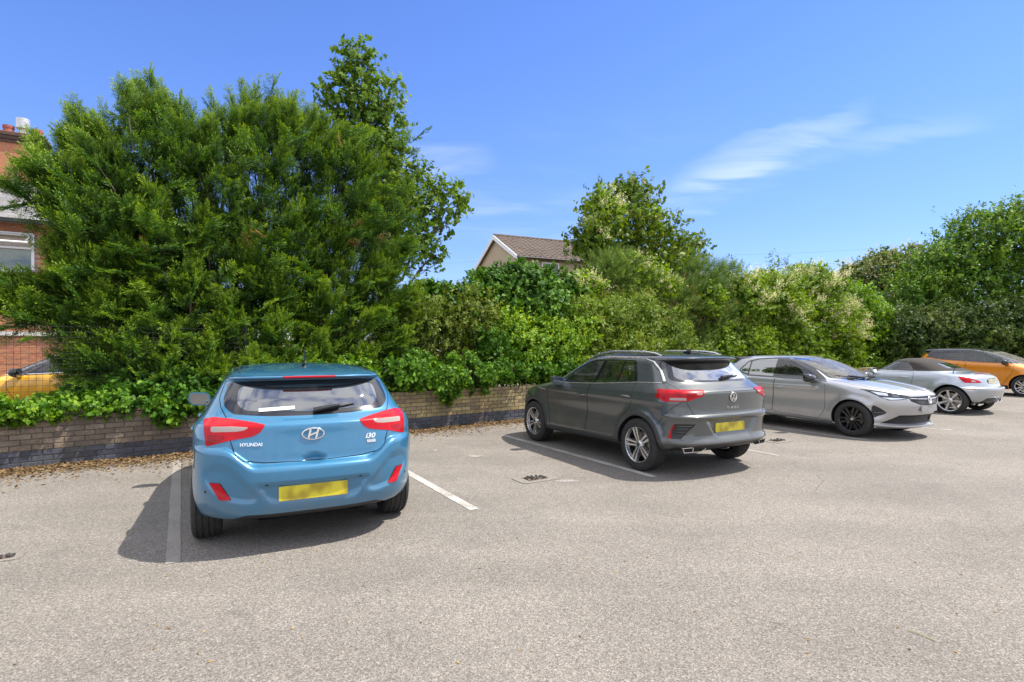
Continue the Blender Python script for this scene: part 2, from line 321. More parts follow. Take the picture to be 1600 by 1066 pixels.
class Car:
    def __init__(s, name, keys, NR=44, NS=56, NF=40, disp=None, step=.022):
        """keys: rows (zr, zf, xr, xf, w, cr, nr, cf, nf) from the underside to the roof"""
        K = np.array(keys, float); n = len(K); q = [0.0]
        for i in range(n - 1):
            a, b = K[i], K[i + 1]
            L = max(math.hypot(b[0] - a[0], b[2] - a[2]), math.hypot(b[0] - a[0], b[4] - a[4]), min(.30, math.hypot(b[1] - a[1], b[3] - a[3]) * .5))
            k = max(1, int(math.ceil(L / step))); q += [i + (j + 1) / k for j in range(k)]
        q = np.array(q); V = {v: pchip(np.arange(n), K[:, i], q) for i, v in enumerate(VAR)}
        XR, XF = K[:, 2].min(), K[:, 3].max(); rings = []
        for i in range(len(q)):
            xr, xf, w, cr, nr, cf, nf = (V[v][i] for v in VAR[2:])
            tot = xf - xr
            if cr + cf > tot * .96: f_ = tot * .96 / (cr + cf); cr *= f_; cf *= f_
            ph = np.linspace(0, PI / 2, 160)
            sn, cs = np.sin(ph), np.cos(ph)
            rc = np.c_[xr + cr * (1 - cs ** (2 / nr)), w * sn ** (2 / nr)]
            fc = np.c_[xf - cf * (1 - cs ** (2 / nf)), w * sn ** (2 / nf)][::-1]
            rc = resample(rc, NR); fc = resample(fc, NF); sd_ = np.c_[np.linspace(rc[-1, 0], fc[0, 0], NS + 2)[1:-1], np.full(NS, w)]
            half = np.r_[rc, sd_, fc]
            full = np.r_[half, (half * [1, -1])[::-1][1:-1]]
            z = V['zr'][i] + (V['zf'][i] - V['zr'][i]) * (full[:, 0] - XR) / (XF - XR)
            rings.append(np.c_[full, z])
        P = np.array(rings)
        if disp is not None: P = disp(P)
        nr_, nc, _ = P.shape; s.P = P
        verts = P.reshape(-1, 3); idx = np.arange(nr_ * nc).reshape(nr_, nc)
        a = idx[:-1]; b = np.roll(idx, -1, 1)[:-1]; c = np.roll(idx, -1, 1)[1:]; d = idx[1:]
        faces = np.stack([a, d, c, b], -1).reshape(-1, 4).tolist()
        faces.append(list(idx[-1]))
        me = bpy.data.meshes.new('tmp'); me.from_pydata(verts.tolist(), [], faces); me.update()
        bm = bmesh.new(); bm.from_mesh(me); bpy.data.meshes.remove(me)
        bmesh.ops.recalc_face_normals(bm, faces=bm.faces); bm.normal_update()
        s.bm = bm; s.nl = bm.verts.layers.float_vector.new('n0')
        for v in bm.verts: v[s.nl] = v.normal
        s.bvh = BVHTree.FromBMesh(bm)
        s.ring_bottom = P[0].copy(); s.name = name; s.parts = []
        s.shell_parts = []
    # ---- surface queries
    def hit(s, u, v, proj, side=1, off=0.0):
        if proj == 'side': o, d = Vector((u, 3 * side, v)), Vector((0, -side, 0))
        elif proj == 'rear': o, d = Vector((-4, u, v)), Vector((1, 0, 0))
        elif proj == 'front': o, d = Vector((4, u, v)), Vector((-1, 0, 0))
        else: o, d = Vector((u, v, 4)), Vector((0, 0, -1))
        p, n, i, ds = s.bvh.ray_cast(o, d)
        if p is None:
            p, n, i, ds = s.bvh.find_nearest(o + d * 3)
        if n.dot(d) > 0: n = -n
        return p + n * off, n
    def line(s, pts, proj, side=1, off=0.0, step=.04):
        out = []
        for a, b in zip(pts[:-1], pts[1:]):
            L = math.hypot(b[0] - a[0], b[1] - a[1]); k = max(1, int(L / step))
            for j in range(k): out.append(s.hit(a[0] + (b[0] - a[0]) * j / k, a[1] + (b[1] - a[1]) * j / k, proj, side, off)[0])
        out.append(s.hit(pts[-1][0], pts[-1][1], proj, side, off)[0]); return out
    # ---- cutting
    def inside(s, bm, poly, proj, side=1, lim=None):
        ax = {'side': (0, 2), 'rear': (1, 2), 'front': (1, 2), 'top': (0, 1)}[proj]
        xs = [p[0] for p in poly]; ys = [p[1] for p in poly]; bx = (min(xs) - .08, max(xs) + .08, min(ys) - .08, max(ys) + .08)
        def ok(f):
            c = f.calc_center_median(); u, v = c[ax[0]], c[ax[1]]
            if not (bx[0] < u < bx[1] and bx[2] < v < bx[3]): return False
            if proj == 'side' and c.y * side < (.12 if lim is None else lim): return False
            if proj == 'rear' and c.x > (-.7 if lim is None else lim): return False
            if proj == 'front' and c.x < (.0 if lim is None else lim): return False
            if proj == 'top' and c.z < (.6 if lim is None else lim): return False
            n = f.normal
            if proj == 'side' and n.y * side < (.05 if lim is None or lim > 0 else -.25): return False
            if proj == 'rear' and n.x > -.02: return False
            if proj == 'front' and n.x < .02: return False
            return True
        return ok, ax
    def carve(s, bm, poly, proj, side=1, lim=None):
        """cut exactly along the polygon; returns what lies inside as a bmesh of its own, the rest stays in bm"""
        ok, ax = s.inside(bm, poly, proj, side, lim)
        reg = [f for f in bm.faces if ok(f)]
        sb = bmesh.new(); sl = sb.verts.layers.float_vector.new('n0'); ol = bm.verts.layers.float_vector['n0']
        if not reg: return sb
        mp = {}
        for f in reg:
            vs = []
            for v in f.verts:
                q = mp.get(v)
                if q is None: q = sb.verts.new(v.co); q[sl] = v[ol]; mp[v] = q
                vs.append(q)
            try: sb.faces.new(vs)
            except ValueError: pass
        back = {q: v for v, q in mp.items()}
        bmesh.ops.delete(bm, geom=reg, context='FACES_ONLY')
        fl = list(sb.faces)
        def cr(f):
            us = [v.co[ax[0]] for v in f.verts]; ws = [v.co[ax[1]] for v in f.verts]
            return min(us), max(us), min(ws), max(ws)
        B = np.array([cr(f) for f in fl]); N = len(poly)
        for i in range(N):
            a, b = poly[i], poly[(i + 1) % N]; ex, ey = b[0] - a[0], b[1] - a[1]; L = math.hypot(ex, ey)
            if L < 1e-5: continue
            ex /= L; ey /= L; nx, ny = -ey, ex
            cx = (B[:, 0] + B[:, 1]) / 2 - a[0]; cy = (B[:, 2] + B[:, 3]) / 2 - a[1]; hx = (B[:, 1] - B[:, 0]) / 2; hy = (B[:, 3] - B[:, 2]) / 2
            dd = cx * nx + cy * ny; rd = abs(nx) * hx + abs(ny) * hy; tt = cx * ex + cy * ey; rt = abs(ex) * hx + abs(ey) * hy
            sel = [fl[k] for k in np.nonzero((np.abs(dd) < rd) & (tt + rt > -.01) & (tt - rt < L + .01))[0]]
            if not sel: continue
            co = [0, 0, 0]; no = [0, 0, 0]; co[ax[0]], co[ax[1]] = a; no[ax[0]], no[ax[1]] = nx, ny
            es = set(); vs = set()
            for f in sel: es.update(f.edges); vs.update(f.verts)
            old = set(sel)
            r = bmesh.ops.bisect_plane(sb, geom=list(sel) + list(es) + list(vs), dist=1e-6, plane_co=co, plane_no=no)
            nf = [g for g in r['geom'] if isinstance(g, bmesh.types.BMFace) and g.is_valid and g not in old]
            if nf: fl += nf; B = np.vstack([B, [cr(f) for f in nf]])
        sb.normal_update()
        fl = list(sb.faces)
        C = np.array([f.calc_center_median()[:] for f in fl]); ins = pin(poly, C[:, ax[0]], C[:, ax[1]])
        outf = [f for f, k in zip(fl, ins) if not k]
        for f in outf:
            vs = []
            for q in f.verts:
                v = back.get(q)
                if v is None: v = bm.verts.new(q.co); v[ol] = q[sl]; back[q] = v
                vs.append(v)
            try: bm.faces.new(vs)
            except ValueError: pass
        bmesh.ops.delete(sb, geom=outf, context='FACES'); bm.normal_update(); sb.normal_update()
        return sb
    def take(s, poly, proj, side=1, bm=None, lim=None, off=0.0):
        b = s.bm if bm is None else bm
        nb = s.carve(b, poly, proj, side, lim)
        if off:
            l = nb.verts.layers.float_vector['n0']
            for v in nb.verts: v.co += v[l] * off
        return nb
    def emit(s, bm, name, m, parent, shell=False):
        l = bm.verts.layers.float_vector['n0']
        for e in [e for e in bm.edges if not e.link_faces]: bm.edges.remove(e)
        for v in [v for v in bm.verts if not v.link_faces]: bm.verts.remove(v)
        nor = [tuple(v[l].normalized()) if v[l].length > .1 else tuple(v.normal) for v in bm.verts]
        me = bpy.data.meshes.new(name); bm.to_mesh(me)
        if me.attributes.get('n0'): me.attributes.remove(me.attributes['n0'])
        me.shade_smooth()
        if len(me.vertices): me.normals_split_custom_set_from_vertices(nor)
        if shell: s.shell_parts.append(bm.copy())
        bm.free()
        return link(name, me, m, parent)
    def arch(s, x, z, r, m_liner, root, side, depth=.36, lip=.025, bm=None):
        """cut a wheel arch, fold a lip inwards, line the well"""
        b = s.bm if bm is None else bm
        poly = [(x + r * math.cos(a), z + r * math.sin(a)) for a in np.linspace(-.15, PI + .15, 40)] + [(x - r * 1.0, 0), (x + r * 1.0, 0)]
        s.carve(b, poly, 'side', side, lim=.3).free()
        ring = []
        for a in np.linspace(-.30, PI + .30, 48):
            u, v = x + r * math.cos(a), max(z + r * math.sin(a), s.zmin(x) + .005); p, n = s.hit(u, v, 'side', side); ring.append(p)
        mb = MB(); n = len(ring)
        v0 = ring; v1 = [Vector((p.x, p.y - side * lip, p.z)) for p in ring]
        mb.add(v0 + v1, [(i, i + 1, n + i + 1, n + i) for i in range(n - 1)])
        ml = MB(); v2 = [Vector((p.x, side * (.89 - depth - .12), p.z)) for p in ring]
        ml.add(v1 + v2 + [Vector((x, side * (.89 - depth - .12), z - r * .3))], [(i, i + 1, n + i + 1, n + i) for i in range(n - 1)] + [(n + i, n + i + 1, 2 * n) for i in range(n - 1)])
        return mb, ml
    def zmin(s, x): return .17
    def gaps(s, lines, root, r=.0028, name='panel_gap'):
        """dark shut lines: (points, projection, side)"""
        mb = MB()
        for pts, proj, side in lines:
            L = s.line(pts, proj, side, off=-.0005, step=.03)
            mb.tube(L, r, n=5)
        return tag(mb.build(name, M['gap'], root, smooth=True, fixn=False), kind='stuff')
    def interior(s, root, zcut=.72, seats=((.15, .36), (.15, -.36)), rear=-.75, seat_z=.5, dash=.75, wheel_side=-1, floor=(-1.7, 1.35), hw=.66):
        bm = bmesh.new()
        for b in s.shell_parts:
            l = b.verts.layers.float_vector['n0']; mp = {}
            for f in b.faces:
                c = f.calc_center_median()
                if c.z < zcut or c.x > dash + .45: continue
                vs = []
                for v in f.verts:
                    if v not in mp: mp[v] = bm.verts.new(v.co - v[l] * .028)
                    vs.append(mp[v])
                try: bm.faces.new(vs[::-1])
                except ValueError: pass
            b.free()
        s.shell_parts = []
        if len(bm.faces): bmobj('cabin_lining', bm, M['cabin'], root, smooth=True)
        else: bm.free()
        mb = MB(); mb.box(((floor[0] + floor[1]) / 2, 0, .30), (floor[1] - floor[0], hw * 2, .03))
        mb.build('cabin_floor', M['cabin'], root)
        MB().box((dash + .12, 0, .74), (.5, hw * 2 - .06, .36)).build('dashboard', M['cabin'], root, bevel=.05, smooth=True)
        MB().lathe([(.17 + .014 * math.cos(a), .014 * math.sin(a)) for a in np.linspace(0, 2 * PI, 9)[:-1]], 24, Matrix.Translation((dash - .22, wheel_side * .36, .92)) @ Matrix.Rotation(R(65), 4, 'Y'), close=True).build('steering_wheel', M['black'], root, smooth=True)
        for x, y in list(seats) + ([(rear, .36), (rear, -.36)] if rear is not None else []):
            q = MB(); q.box((x, y, seat_z), (.5, .48, .16)); o = q.build('seat', M['trim_cloth'], root, bevel=.05, smooth=True)
            MB().box((x - .33, y, seat_z + .33), (.14, .46, .60), Matrix.Rotation(R(-17), 3, 'Y')).build('backrest', M['trim_cloth'], o, bevel=.05, smooth=True)
            MB().box((x - .43, y, seat_z + .72), (.09, .25, .17), Matrix.Rotation(R(-12), 3, 'Y')).build('headrest', M['trim_cloth'], o, bevel=.035, smooth=True)

def make_wheel(root, x, y, side, r, wd, rim_r, style, ang=0.0, steer=0):
    """style: dict(n, twin, w, m, m2)"""
    Mx = Matrix.Translation((x, y, r)) @ Matrix.Rotation(R(steer), 4, 'Z') @ Matrix.Rotation(R(-90 * side), 4, 'X') @ Matrix.Rotation(ang, 4, 'Z')
    h = wd / 2
    rim = MB()
    # rim lip and barrel
    rim.lathe([(rim_r * .93, h - .030), (rim_r * .955, h - .004), (rim_r, h + .002), (rim_r + .004, h - .012), (rim_r, h - .02), (rim_r * .95, h - .05)], 48, Mx)
    n = style['n']; m2 = style.get('m2')
    spoke = MB()
    for k in range(n):
        a0 = 2 * PI * k / n
        for t in ((-1, 1) if style.get('twin') else (0,)):
            w0, w1 = style['w'] * .55, style['w']; off0, off1 = t * style.get('o0', .012), t * style.get('o1', .04)
            sk = style.get('skew', 0) * (t if t else 1)
            pts = []
            for (rr, wv, of, zt, zb) in ((.045, w0, off0, h - .03, h - .075), (rim_r * .55, (w0 + w1) / 2, (off0 + off1) / 2 + sk, h - .016, h - .07), (rim_r * .955, w1, off1, h - .010, h - .055)):
                pts.append((rr, of, wv, zt, zb))
            v = []
            for rr, of, wv, zt, zb in pts:
                for dy, z in ((-wv, zb), (-wv * .8, zt), (wv * .8, zt), (wv, zb)):
                    p = Matrix.Rotation(a0, 4, 'Z') @ Vector((rr, of + dy, z)); v.append(Mx @ p)
            f = []
            for i in range(2):
                for j in range(3): f.append((i * 4 + j, i * 4 + j + 1, i * 4 + j + 5, i * 4 + j + 4))
            spoke.add(v, f)
    spoke.lathe([(.0, h - .018), (.035, h - .018), (.055, h - .03), (.07, h - .07)], 24, Mx)
    spoke.v += rim.v[:0]
    nb = len(spoke.v); spoke.v += rim.v; spoke.f += [tuple(i + nb for i in f) for f in rim.f]
    w = spoke.build('wheel', style['m'], root, smooth=True)
    MB().lathe([(rim_r * .95, h - .05), (rim_r * .90, h - .13), (rim_r * .88, -h)], 40, Mx).build('rim_barrel', m2 or M['alloy_dark'], w, smooth=True)
    MB().lathe([(.04, h - .095), (rim_r * .70, h - .095), (rim_r * .70, h - .12), (.04, h - .12)], 36, Mx).build('brake_disc', M['disc'], w, smooth=True)
    MB().lathe([(0, h - .010), (.022, h - .012), (.028, h - .02)], 18, Mx).build('hub_cap', style.get('cap', M['alloy_dark']), w, smooth=True)
    # tyre with shoulder, sidewall and grooved tread
    g = .006; hw = h + .006
    prof = [(rim_r - .004, h - .014), (rim_r + .006, hw - .004), ((r + rim_r) / 2, hw + .004), (r - .035, hw), (r - .014, hw - .010), (r - .003, hw - .026)]
    tr = []
    for c in (.62, .22, -.22, -.62):
        tr += [(r, c * h + .010), (r - .008, c * h + .006), (r - .008, c * h - .006), (r, c * h - .010)]
    prof += tr + [(a, -b) for a, b in reversed(prof)]
    ty = MB().lathe(prof, 64, Mx)
    ty.build('tyre', M['rubber'], w, smooth=True)
    return w
def plane_frame(p, n, right):
    n = Vector(n).normalized(); r = Vector(right); r = (r - n * r.dot(n)).normalized(); u = n.cross(r)
    m = Matrix((r, u, n)).transposed().to_4x4(); m.translation = p; return m
def text_mb(txt, h, wtot, depth, Mx, bold=0.0, shear=0.0, spacing=1.0):
    cu = bpy.data.curves.new('lettering', 'FONT'); cu.body = txt; cu.size = 1; cu.extrude = .5; cu.offset = bold; cu.shear = shear; cu.space_character = spacing
    cu.resolution_u = 3
    o = bpy.data.objects.new('lettering', cu); COL.objects.link(o)
    dg = bpy.context.evaluated_depsgraph_get(); me = bpy.data.meshes.new_from_object(o.evaluated_get(dg))
    v = np.array([x.co[:] for x in me.vertices]); f = [tuple(p.vertices) for p in me.polygons]
    bpy.data.objects.remove(o); bpy.data.curves.remove(cu); bpy.data.meshes.remove(me)
    mn, mx = v.min(0), v.max(0); sc = np.array([wtot / (mx[0] - mn[0]), h / (mx[1] - mn[1]), depth / (mx[2] - mn[2])])
    v = (v - (mn + mx) / 2) * sc; v[:, 2] += depth / 2
    mb = MB(); mb.add([Mx @ Vector(q) for q in v], f); return mb
def ring_mb(rx, ry, t, d, Mx, n=40):
    mb = MB(); v = []; f = []
    for k in range(n):
        a = 2 * PI * k / n
        for j in range(6):
            b = 2 * PI * j / 6; q = 1 + 0
            v.append(Mx @ Vector(((rx + t * math.cos(b)) * math.cos(a), (ry + t * math.cos(b)) * math.sin(a), d + t * .8 * math.sin(b))))
    for k in range(n):
        for j in range(6): f.append((k * 6 + j, ((k + 1) % n) * 6 + j, ((k + 1) % n) * 6 + (j + 1) % 6, k * 6 + (j + 1) % 6))
    return mb.add(v, f)
def bar(mb, p, q, w, d0, d1, Mx):
    p = Vector(p); q = Vector(q); e = (q - p).normalized(); n = Vector((-e.y, e.x)) * w / 2
    mb.prism([tuple(p - n), tuple(q - n), tuple(q + n), tuple(p + n)], d0, d1, Mx); return mb
def loft(name, secs, m, parent, cap=True, smooth=True):
    """secs: rings of equal count"""
    n = len(secs[0]); v = [p for s_ in secs for p in s_]; f = []
    for i in range(len(secs) - 1):
        for k in range(n): f.append((i * n + k, i * n + (k + 1) % n, (i + 1) * n + (k + 1) % n, (i + 1) * n + k))
    if cap: f.append(tuple(range(n))); f.append(tuple((len(secs) - 1) * n + k for k in range(n)))
    mb = MB(); mb.add(v, f); return mb.build(name, m, parent, smooth=smooth)
def door_mirror(root, p, side, m_cap, m_low, scale=1.0):
    """p: where the arm meets the door; the glass looks back"""
    x, y, z = p; s = scale
    def sec(dx, sx, kw, kh):
        # outline in (y, z) at depth dx
        o = []
        for a in np.linspace(0, 2 * PI, 21)[:-1]:
            c, sn = math.cos(a), math.sin(a); e = .62
            o.append(Vector((x + dx, y + side * (.155 * s + .115 * s * kw * math.copysign(abs(c) ** e, c)) , z + .055 * s + .078 * s * kh * math.copysign(abs(sn) ** e, sn) + .015 * c * kw)))
        return o
    b = loft('door_mirror', [sec(-.055, 0, .97, .97), sec(-.02, 0, 1, 1), sec(.03, 0, .95, .92), sec(.075, 0, .72, .66), sec(.10, 0, .3, .28)], m_cap, root)
    g = [Vector((q.x - .002, q.y * 1, q.z)) for q in sec(-.056, 0, .86, .82)]
    mb = MB(); mb.add(g, [tuple(range(len(g)))]); mb.build('mirror_glass', M['mirror'], b)
    MB().tube([(x + .03, y - side * .02, z - .02), (x + .02, y + side * .06, z + .0), (x + .02, y + side * .14, z + .0)], [.032, .028, .03], n=8).build('mirror_arm', m_low, b, smooth=True)
    return b
def door_handle(car, root, x, z, side, m, length=.2, off=.03):
    p, n = car.hit(x, z, 'side', side)
    pts = []
    for t in np.linspace(-1, 1, 9):
        q, nn = car.hit(x + t * length / 2, z, 'side', side); pts.append(q + nn * off * (1 - abs(t) ** 4))
    return MB().tube(pts, [.010] + [.014] * 7 + [.010], n=8).build('door_handle', m, root, smooth=True)
def wiper(car, root, a, b, proj='rear', name='wiper', lift=.016):
    """a: pivot, b: tip in the projection plane"""
    pa, na = car.hit(*a, proj, off=.02); pb, nb_ = car.hit(*b, proj, off=lift)
    mid = a[0] + (b[0] - a[0]) * .62, a[1] + (b[1] - a[1]) * .62; pm, nm = car.hit(*mid, proj, off=.03)
    mb = MB(); mb.tube([pa, (pa + pm) / 2 + nm * .004, pm], [.020, .017, .010], n=8)
    o = mb.build(name, M['black'], root, smooth=True)
    st = a[0] + (b[0] - a[0]) * .25, a[1] + (b[1] - a[1]) * .25
    pts = [car.hit(st[0] + (b[0] - st[0]) * t, st[1] + (b[1] - st[1]) * t, proj, off=.010)[0] for t in np.linspace(0, 1, 6)]
    MB().tube(pts, .007, n=6).build('wiper_blade', M['black'], o, smooth=True)
    return o
def number_plate(car, root, y, z, proj, m, w=.52, h=.111, off=.012):
    p, n = car.hit(y, z, proj); 
    n = Vector((-1 if proj == 'rear' else 1, 0, .05)).normalized()
    Mx = plane_frame(p + n * off, n, (0, -1, 0) if proj == 'rear' else (0, 1, 0))
    o = empty('x'); bpy.data.objects.remove(o)
    mb = MB(); mb.prism(rpoly([(-w / 2, -h / 2), (w / 2, -h / 2), (w / 2, h / 2), (-w / 2, h / 2)], .008, 3), -.02, .003)
    ob = mb.build('number_plate', m, root); ob.matrix_local = Mx
    return ob
def underbody(car, root, z=.24):
    P = car.ring_bottom; n = len(P)
    v = [Vector((p[0] * .985, p[1] * .97, p[2] + .015)) for p in P]
    return pyobj('underbody', v, [tuple(range(n))], M['black'], root)
def flare(P, x, z, r, amt, wd=.06):
    d = np.hypot(P[..., 0] - x, P[..., 2] - z); m = np.exp(-((d - r - .02) / wd) ** 2) * (np.abs(P[..., 1]) > .5) * sstep(P[..., 2], .15, .3)
    P[..., 1] += np.sign(P[..., 1]) * amt * m

# ------------------------------------------------------------------ the setting
U_W = Vector((math.cos(R(35.9)), math.sin(R(35.9)), 0)); N_W = Vector((math.sin(R(35.9)), -math.cos(R(35.9)), 0)); O_W = Vector((.28, 12.2, 0))   # wall line, its face normal
U_B = Vector((math.cos(R(31)), math.sin(R(31)), 0)); V_B = Vector((-math.sin(R(31)), math.cos(R(31)), 0)); O_B = Vector((-.367, 5.44, 0))          # bay grid: across, along the lines
def wall_pt(s, b=0, z=0): return O_W + U_W * s - N_W * b + Vector((0, 0, z))
def at(px, py, b=1.2):
    """point on the photo's sight line, b metres behind the wall face"""
    k = (px - 800) / FPX; o = O_W - N_W * b
    s = (k * o.y - o.x) / (U_W.x - k * U_W.y); p = o + U_W * s
    return Vector((p.x, p.y, CAM_H + (HOR - py) * p.y / FPX))
def atY(px, py, Y): return Vector(((px - 800) / FPX * Y, Y, CAM_H + (HOR - py) * Y / FPX))
def sheet(name, poly, z, m, kind='structure'):
    o = pyobj(name, [(x, y, z) for x, y in poly], [tuple(range(len(poly)))], m); return tag(o, kind=kind)
# asphalt: pale stones in bitumen, patches, stains
def asphalt():
    m, t, o = newmat('asphalt'); b = nd(t, 'ShaderNodeBsdfPrincipled'); lk(t, b.outputs[0], o.inputs[0]); b.inputs['Roughness'].default_value = .88; b.inputs['Specular IOR Level'].default_value = .3
    tcn = nd(t, 'ShaderNodeTexCoord')
    v = nd(t, 'ShaderNodeTexVoronoi'); v.inputs['Scale'].default_value = 150; lk(t, tcn.outputs['Object'], v.inputs['Vector'])
    sp = nd(t, 'ShaderNodeSeparateColor'); lk(t, v.outputs['Color'], sp.inputs[0])
    v2 = nd(t, 'ShaderNodeTexVoronoi'); v2.inputs['Scale'].default_value = 105; lk(t, tcn.outputs['Object'], v2.inputs['Vector'])
    sp2 = nd(t, 'ShaderNodeSeparateColor'); lk(t, v2.outputs['Color'], sp2.inputs[0])
    stones = mth(t, 'ADD', mth(t, 'MULTIPLY', sp.outputs[0], .55), mth(t, 'MULTIPLY', sp2.outputs[0], .45))
    cr = nd(t, 'ShaderNodeValToRGB'); lk(t, stones, cr.inputs[0]); e = cr.color_ramp.elements
    e[0].position = .10; e[0].color = (.106, .094, .082, 1); e[1].position = .92; e[1].color = (.345, .315, .278, 1)
    k = e.new(.45); k.color = (.186, .168, .147, 1); k = e.new(.65); k.color = (.222, .201, .176, 1)
    n = nd(t, 'ShaderNodeTexNoise'); n.inputs['Scale'].default_value = .55; n.inputs['Detail'].default_value = 10; n.inputs['Roughness'].default_value = .62; lk(t, tcn.outputs['Object'], n.inputs['Vector'])
    g = mrange(t, n.outputs[0], .28, .72, .88, 1.12)
    mp = nd(t, 'ShaderNodeMapping'); mp.inputs['Rotation'].default_value = (0, 0, R(31)); mp.inputs['Scale'].default_value = (.25, 2.2, 1); lk(t, tcn.outputs['Object'], mp.inputs[0])
    n2_ = nd(t, 'ShaderNodeTexNoise'); n2_.inputs['Scale'].default_value = .8; n2_.inputs['Detail'].default_value = 6; lk(t, mp.outputs[0], n2_.inputs['Vector'])
    g2 = mrange(t, n2_.outputs[0], .35, .7, .95, 1.06)
    hv = nd(t, 'ShaderNodeHueSaturation'); lk(t, cr.outputs[0], hv.inputs['Color']); lk(t, mth(t, 'MULTIPLY', g, g2), hv.inputs['Value'])
    # small dark oil spots and pale worn scuffs
    n4 = nd(t, 'ShaderNodeTexNoise'); n4.inputs['Scale'].default_value = 1.5; n4.inputs['Detail'].default_value = 4; lk(t, tcn.outputs['Object'], n4.inputs['Vector'])
    mx = nd(t, 'ShaderNodeMix', data_type='RGBA'); lk(t, mrange(t, n4.outputs[0], .60, .78, 0, .42), mx.inputs[0]); lk(t, hv.outputs[0], mx.inputs[6]); mx.inputs[7].default_value = (.11, .10, .095, 1)
    wn = nd(t, 'ShaderNodeTexNoise'); wn.inputs['Scale'].default_value = 1.3; wn.inputs['Detail'].default_value = 5; lk(t, tcn.outputs['Object'], wn.inputs['Vector'])
    wv = nd(t, 'ShaderNodeVectorMath', operation='MULTIPLY_ADD'); lk(t, wn.outputs['Color'], wv.inputs[0]); wv.inputs[1].default_value = (1.1, 1.1, 0); lk(t, tcn.outputs['Object'], wv.inputs[2])
    vc = nd(t, 'ShaderNodeTexVoronoi', feature='DISTANCE_TO_EDGE'); vc.inputs['Scale'].default_value = .42; lk(t, wv.outputs[0], vc.inputs['Vector'])
    n6 = nd(t, 'ShaderNodeTexNoise'); n6.inputs['Scale'].default_value = .35; n6.inputs['Detail'].default_value = 2; lk(t, tcn.outputs['Object'], n6.inputs['Vector'])
    ck = mth(t, 'MULTIPLY', mrange(t, vc.outputs['Distance'], .006, .001), mrange(t, n6.outputs[0], .50, .62, 0, .55))
    mk = nd(t, 'ShaderNodeMix', data_type='RGBA'); lk(t, ck, mk.inputs[0]); lk(t, mx.outputs[2], mk.inputs[6]); mk.inputs[7].default_value = (.07, .062, .055, 1)
    lk(t, mk.outputs[2], b.inputs['Base Color'])
    bp = nd(t, 'ShaderNodeBump'); bp.inputs['Strength'].default_value = .55; bp.inputs['Distance'].default_value = .006; lk(t, v.outputs['Distance'], bp.inputs['Height']); lk(t, bp.outputs[0], b.inputs['Normal'])
    return m
M['asphalt'] = asphalt()
# one sheet to the horizon
sheet('ground', [(-600, -600), (600, -600), (600, 600), (-600, 600)], -.012, pbr('earth', (.10, .085, .06), .95, noise=.4, nscale=3))
L0 = wall_pt(-40); L1 = wall_pt(60)
sheet('car_park', [(L0.x, L0.y), (L0.x + N_W.x * 90, L0.y + N_W.y * 90), (L1.x + N_W.x * 90, L1.y + N_W.y * 90), (L1.x, L1.y)], 0, M['asphalt'])
a_, b_, c_, d_ = wall_pt(-45, 2.2), wall_pt(3, 2.2), wall_pt(3, 7.5), wall_pt(-45, 7.5)
sheet('road', [(q.x, q.y) for q in (a_, b_, c_, d_)], .0, pbr('road_asphalt', (.13, .125, .12), .9, noise=.2))
# white bay lines, worn
def line_paint(name, c):
    m, t, o = newmat(name); b = nd(t, 'ShaderNodeBsdfPrincipled'); lk(t, b.outputs[0], o.inputs[0]); b.inputs['Roughness'].default_value = .8
    tcn = nd(t, 'ShaderNodeTexCoord')
    n = nd(t, 'ShaderNodeTexNoise'); n.inputs['Scale'].default_value = 55; n.inputs['Detail'].default_value = 5; lk(t, tcn.outputs['Object'], n.inputs['Vector'])
    n2_ = nd(t, 'ShaderNodeTexNoise'); n2_.inputs['Scale'].default_value = 2.2; n2_.inputs['Detail'].default_value = 4; lk(t, tcn.outputs['Object'], n2_.inputs['Vector'])
    wear = mrange(t, mth(t, 'ADD', mth(t, 'MULTIPLY', n.outputs[0], .6), mth(t, 'MULTIPLY', n2_.outputs[0], .5)), .50, .68)
    mx = nd(t, 'ShaderNodeMix', data_type='RGBA'); lk(t, wear, mx.inputs[0]); mx.inputs[6].default_value = (*c, 1); mx.inputs[7].default_value = (.235, .208, .18, 1)
    lk(t, mx.outputs[2], b.inputs['Base Color']); return m
M['line'] = line_paint('worn_line_paint', (.44, .42, .39)); M['line_faint'] = line_paint('faint_line_paint', (.30, .278, .25))
for off, t0, t1 in ((-2.54, 4.82, 9.3), (0, 4.86, 8.7), (2.53, 4.93, 8.65), (5.08, 4.93, 8.6), (7.62, 4.93, 8.6), (10.15, 4.95, 8.6), (12.7, 4.95, 8.6), (15.25, 5, 8.6), (17.8, 5, 8.6), (20.3, 5, 8.6)):
    bm = bmesh.new(); n = 40; prev = None
    base = O_B - V_B * O_B.dot(V_B)
    base = base - U_B * base.dot(U_B) + U_B * (O_B.dot(U_B) + off)
    for i in range(n + 1):
        tt = t0 + (t1 - t0) * i / n; w = .05 + random.uniform(-.004, .004)
        p = base + V_B * tt
        a = bm.verts.new(p - U_B * w + Vector((0, 0, .004))); b = bm.verts.new(p + U_B * w + Vector((0, 0, .004)))
        if prev: bm.faces.new((prev[0], prev[1], b, a))
        prev = (a, b)
    tag(bmobj('bay_line', bm, M['line_faint' if off < -1 or off > 3 else 'line']), kind='structure')
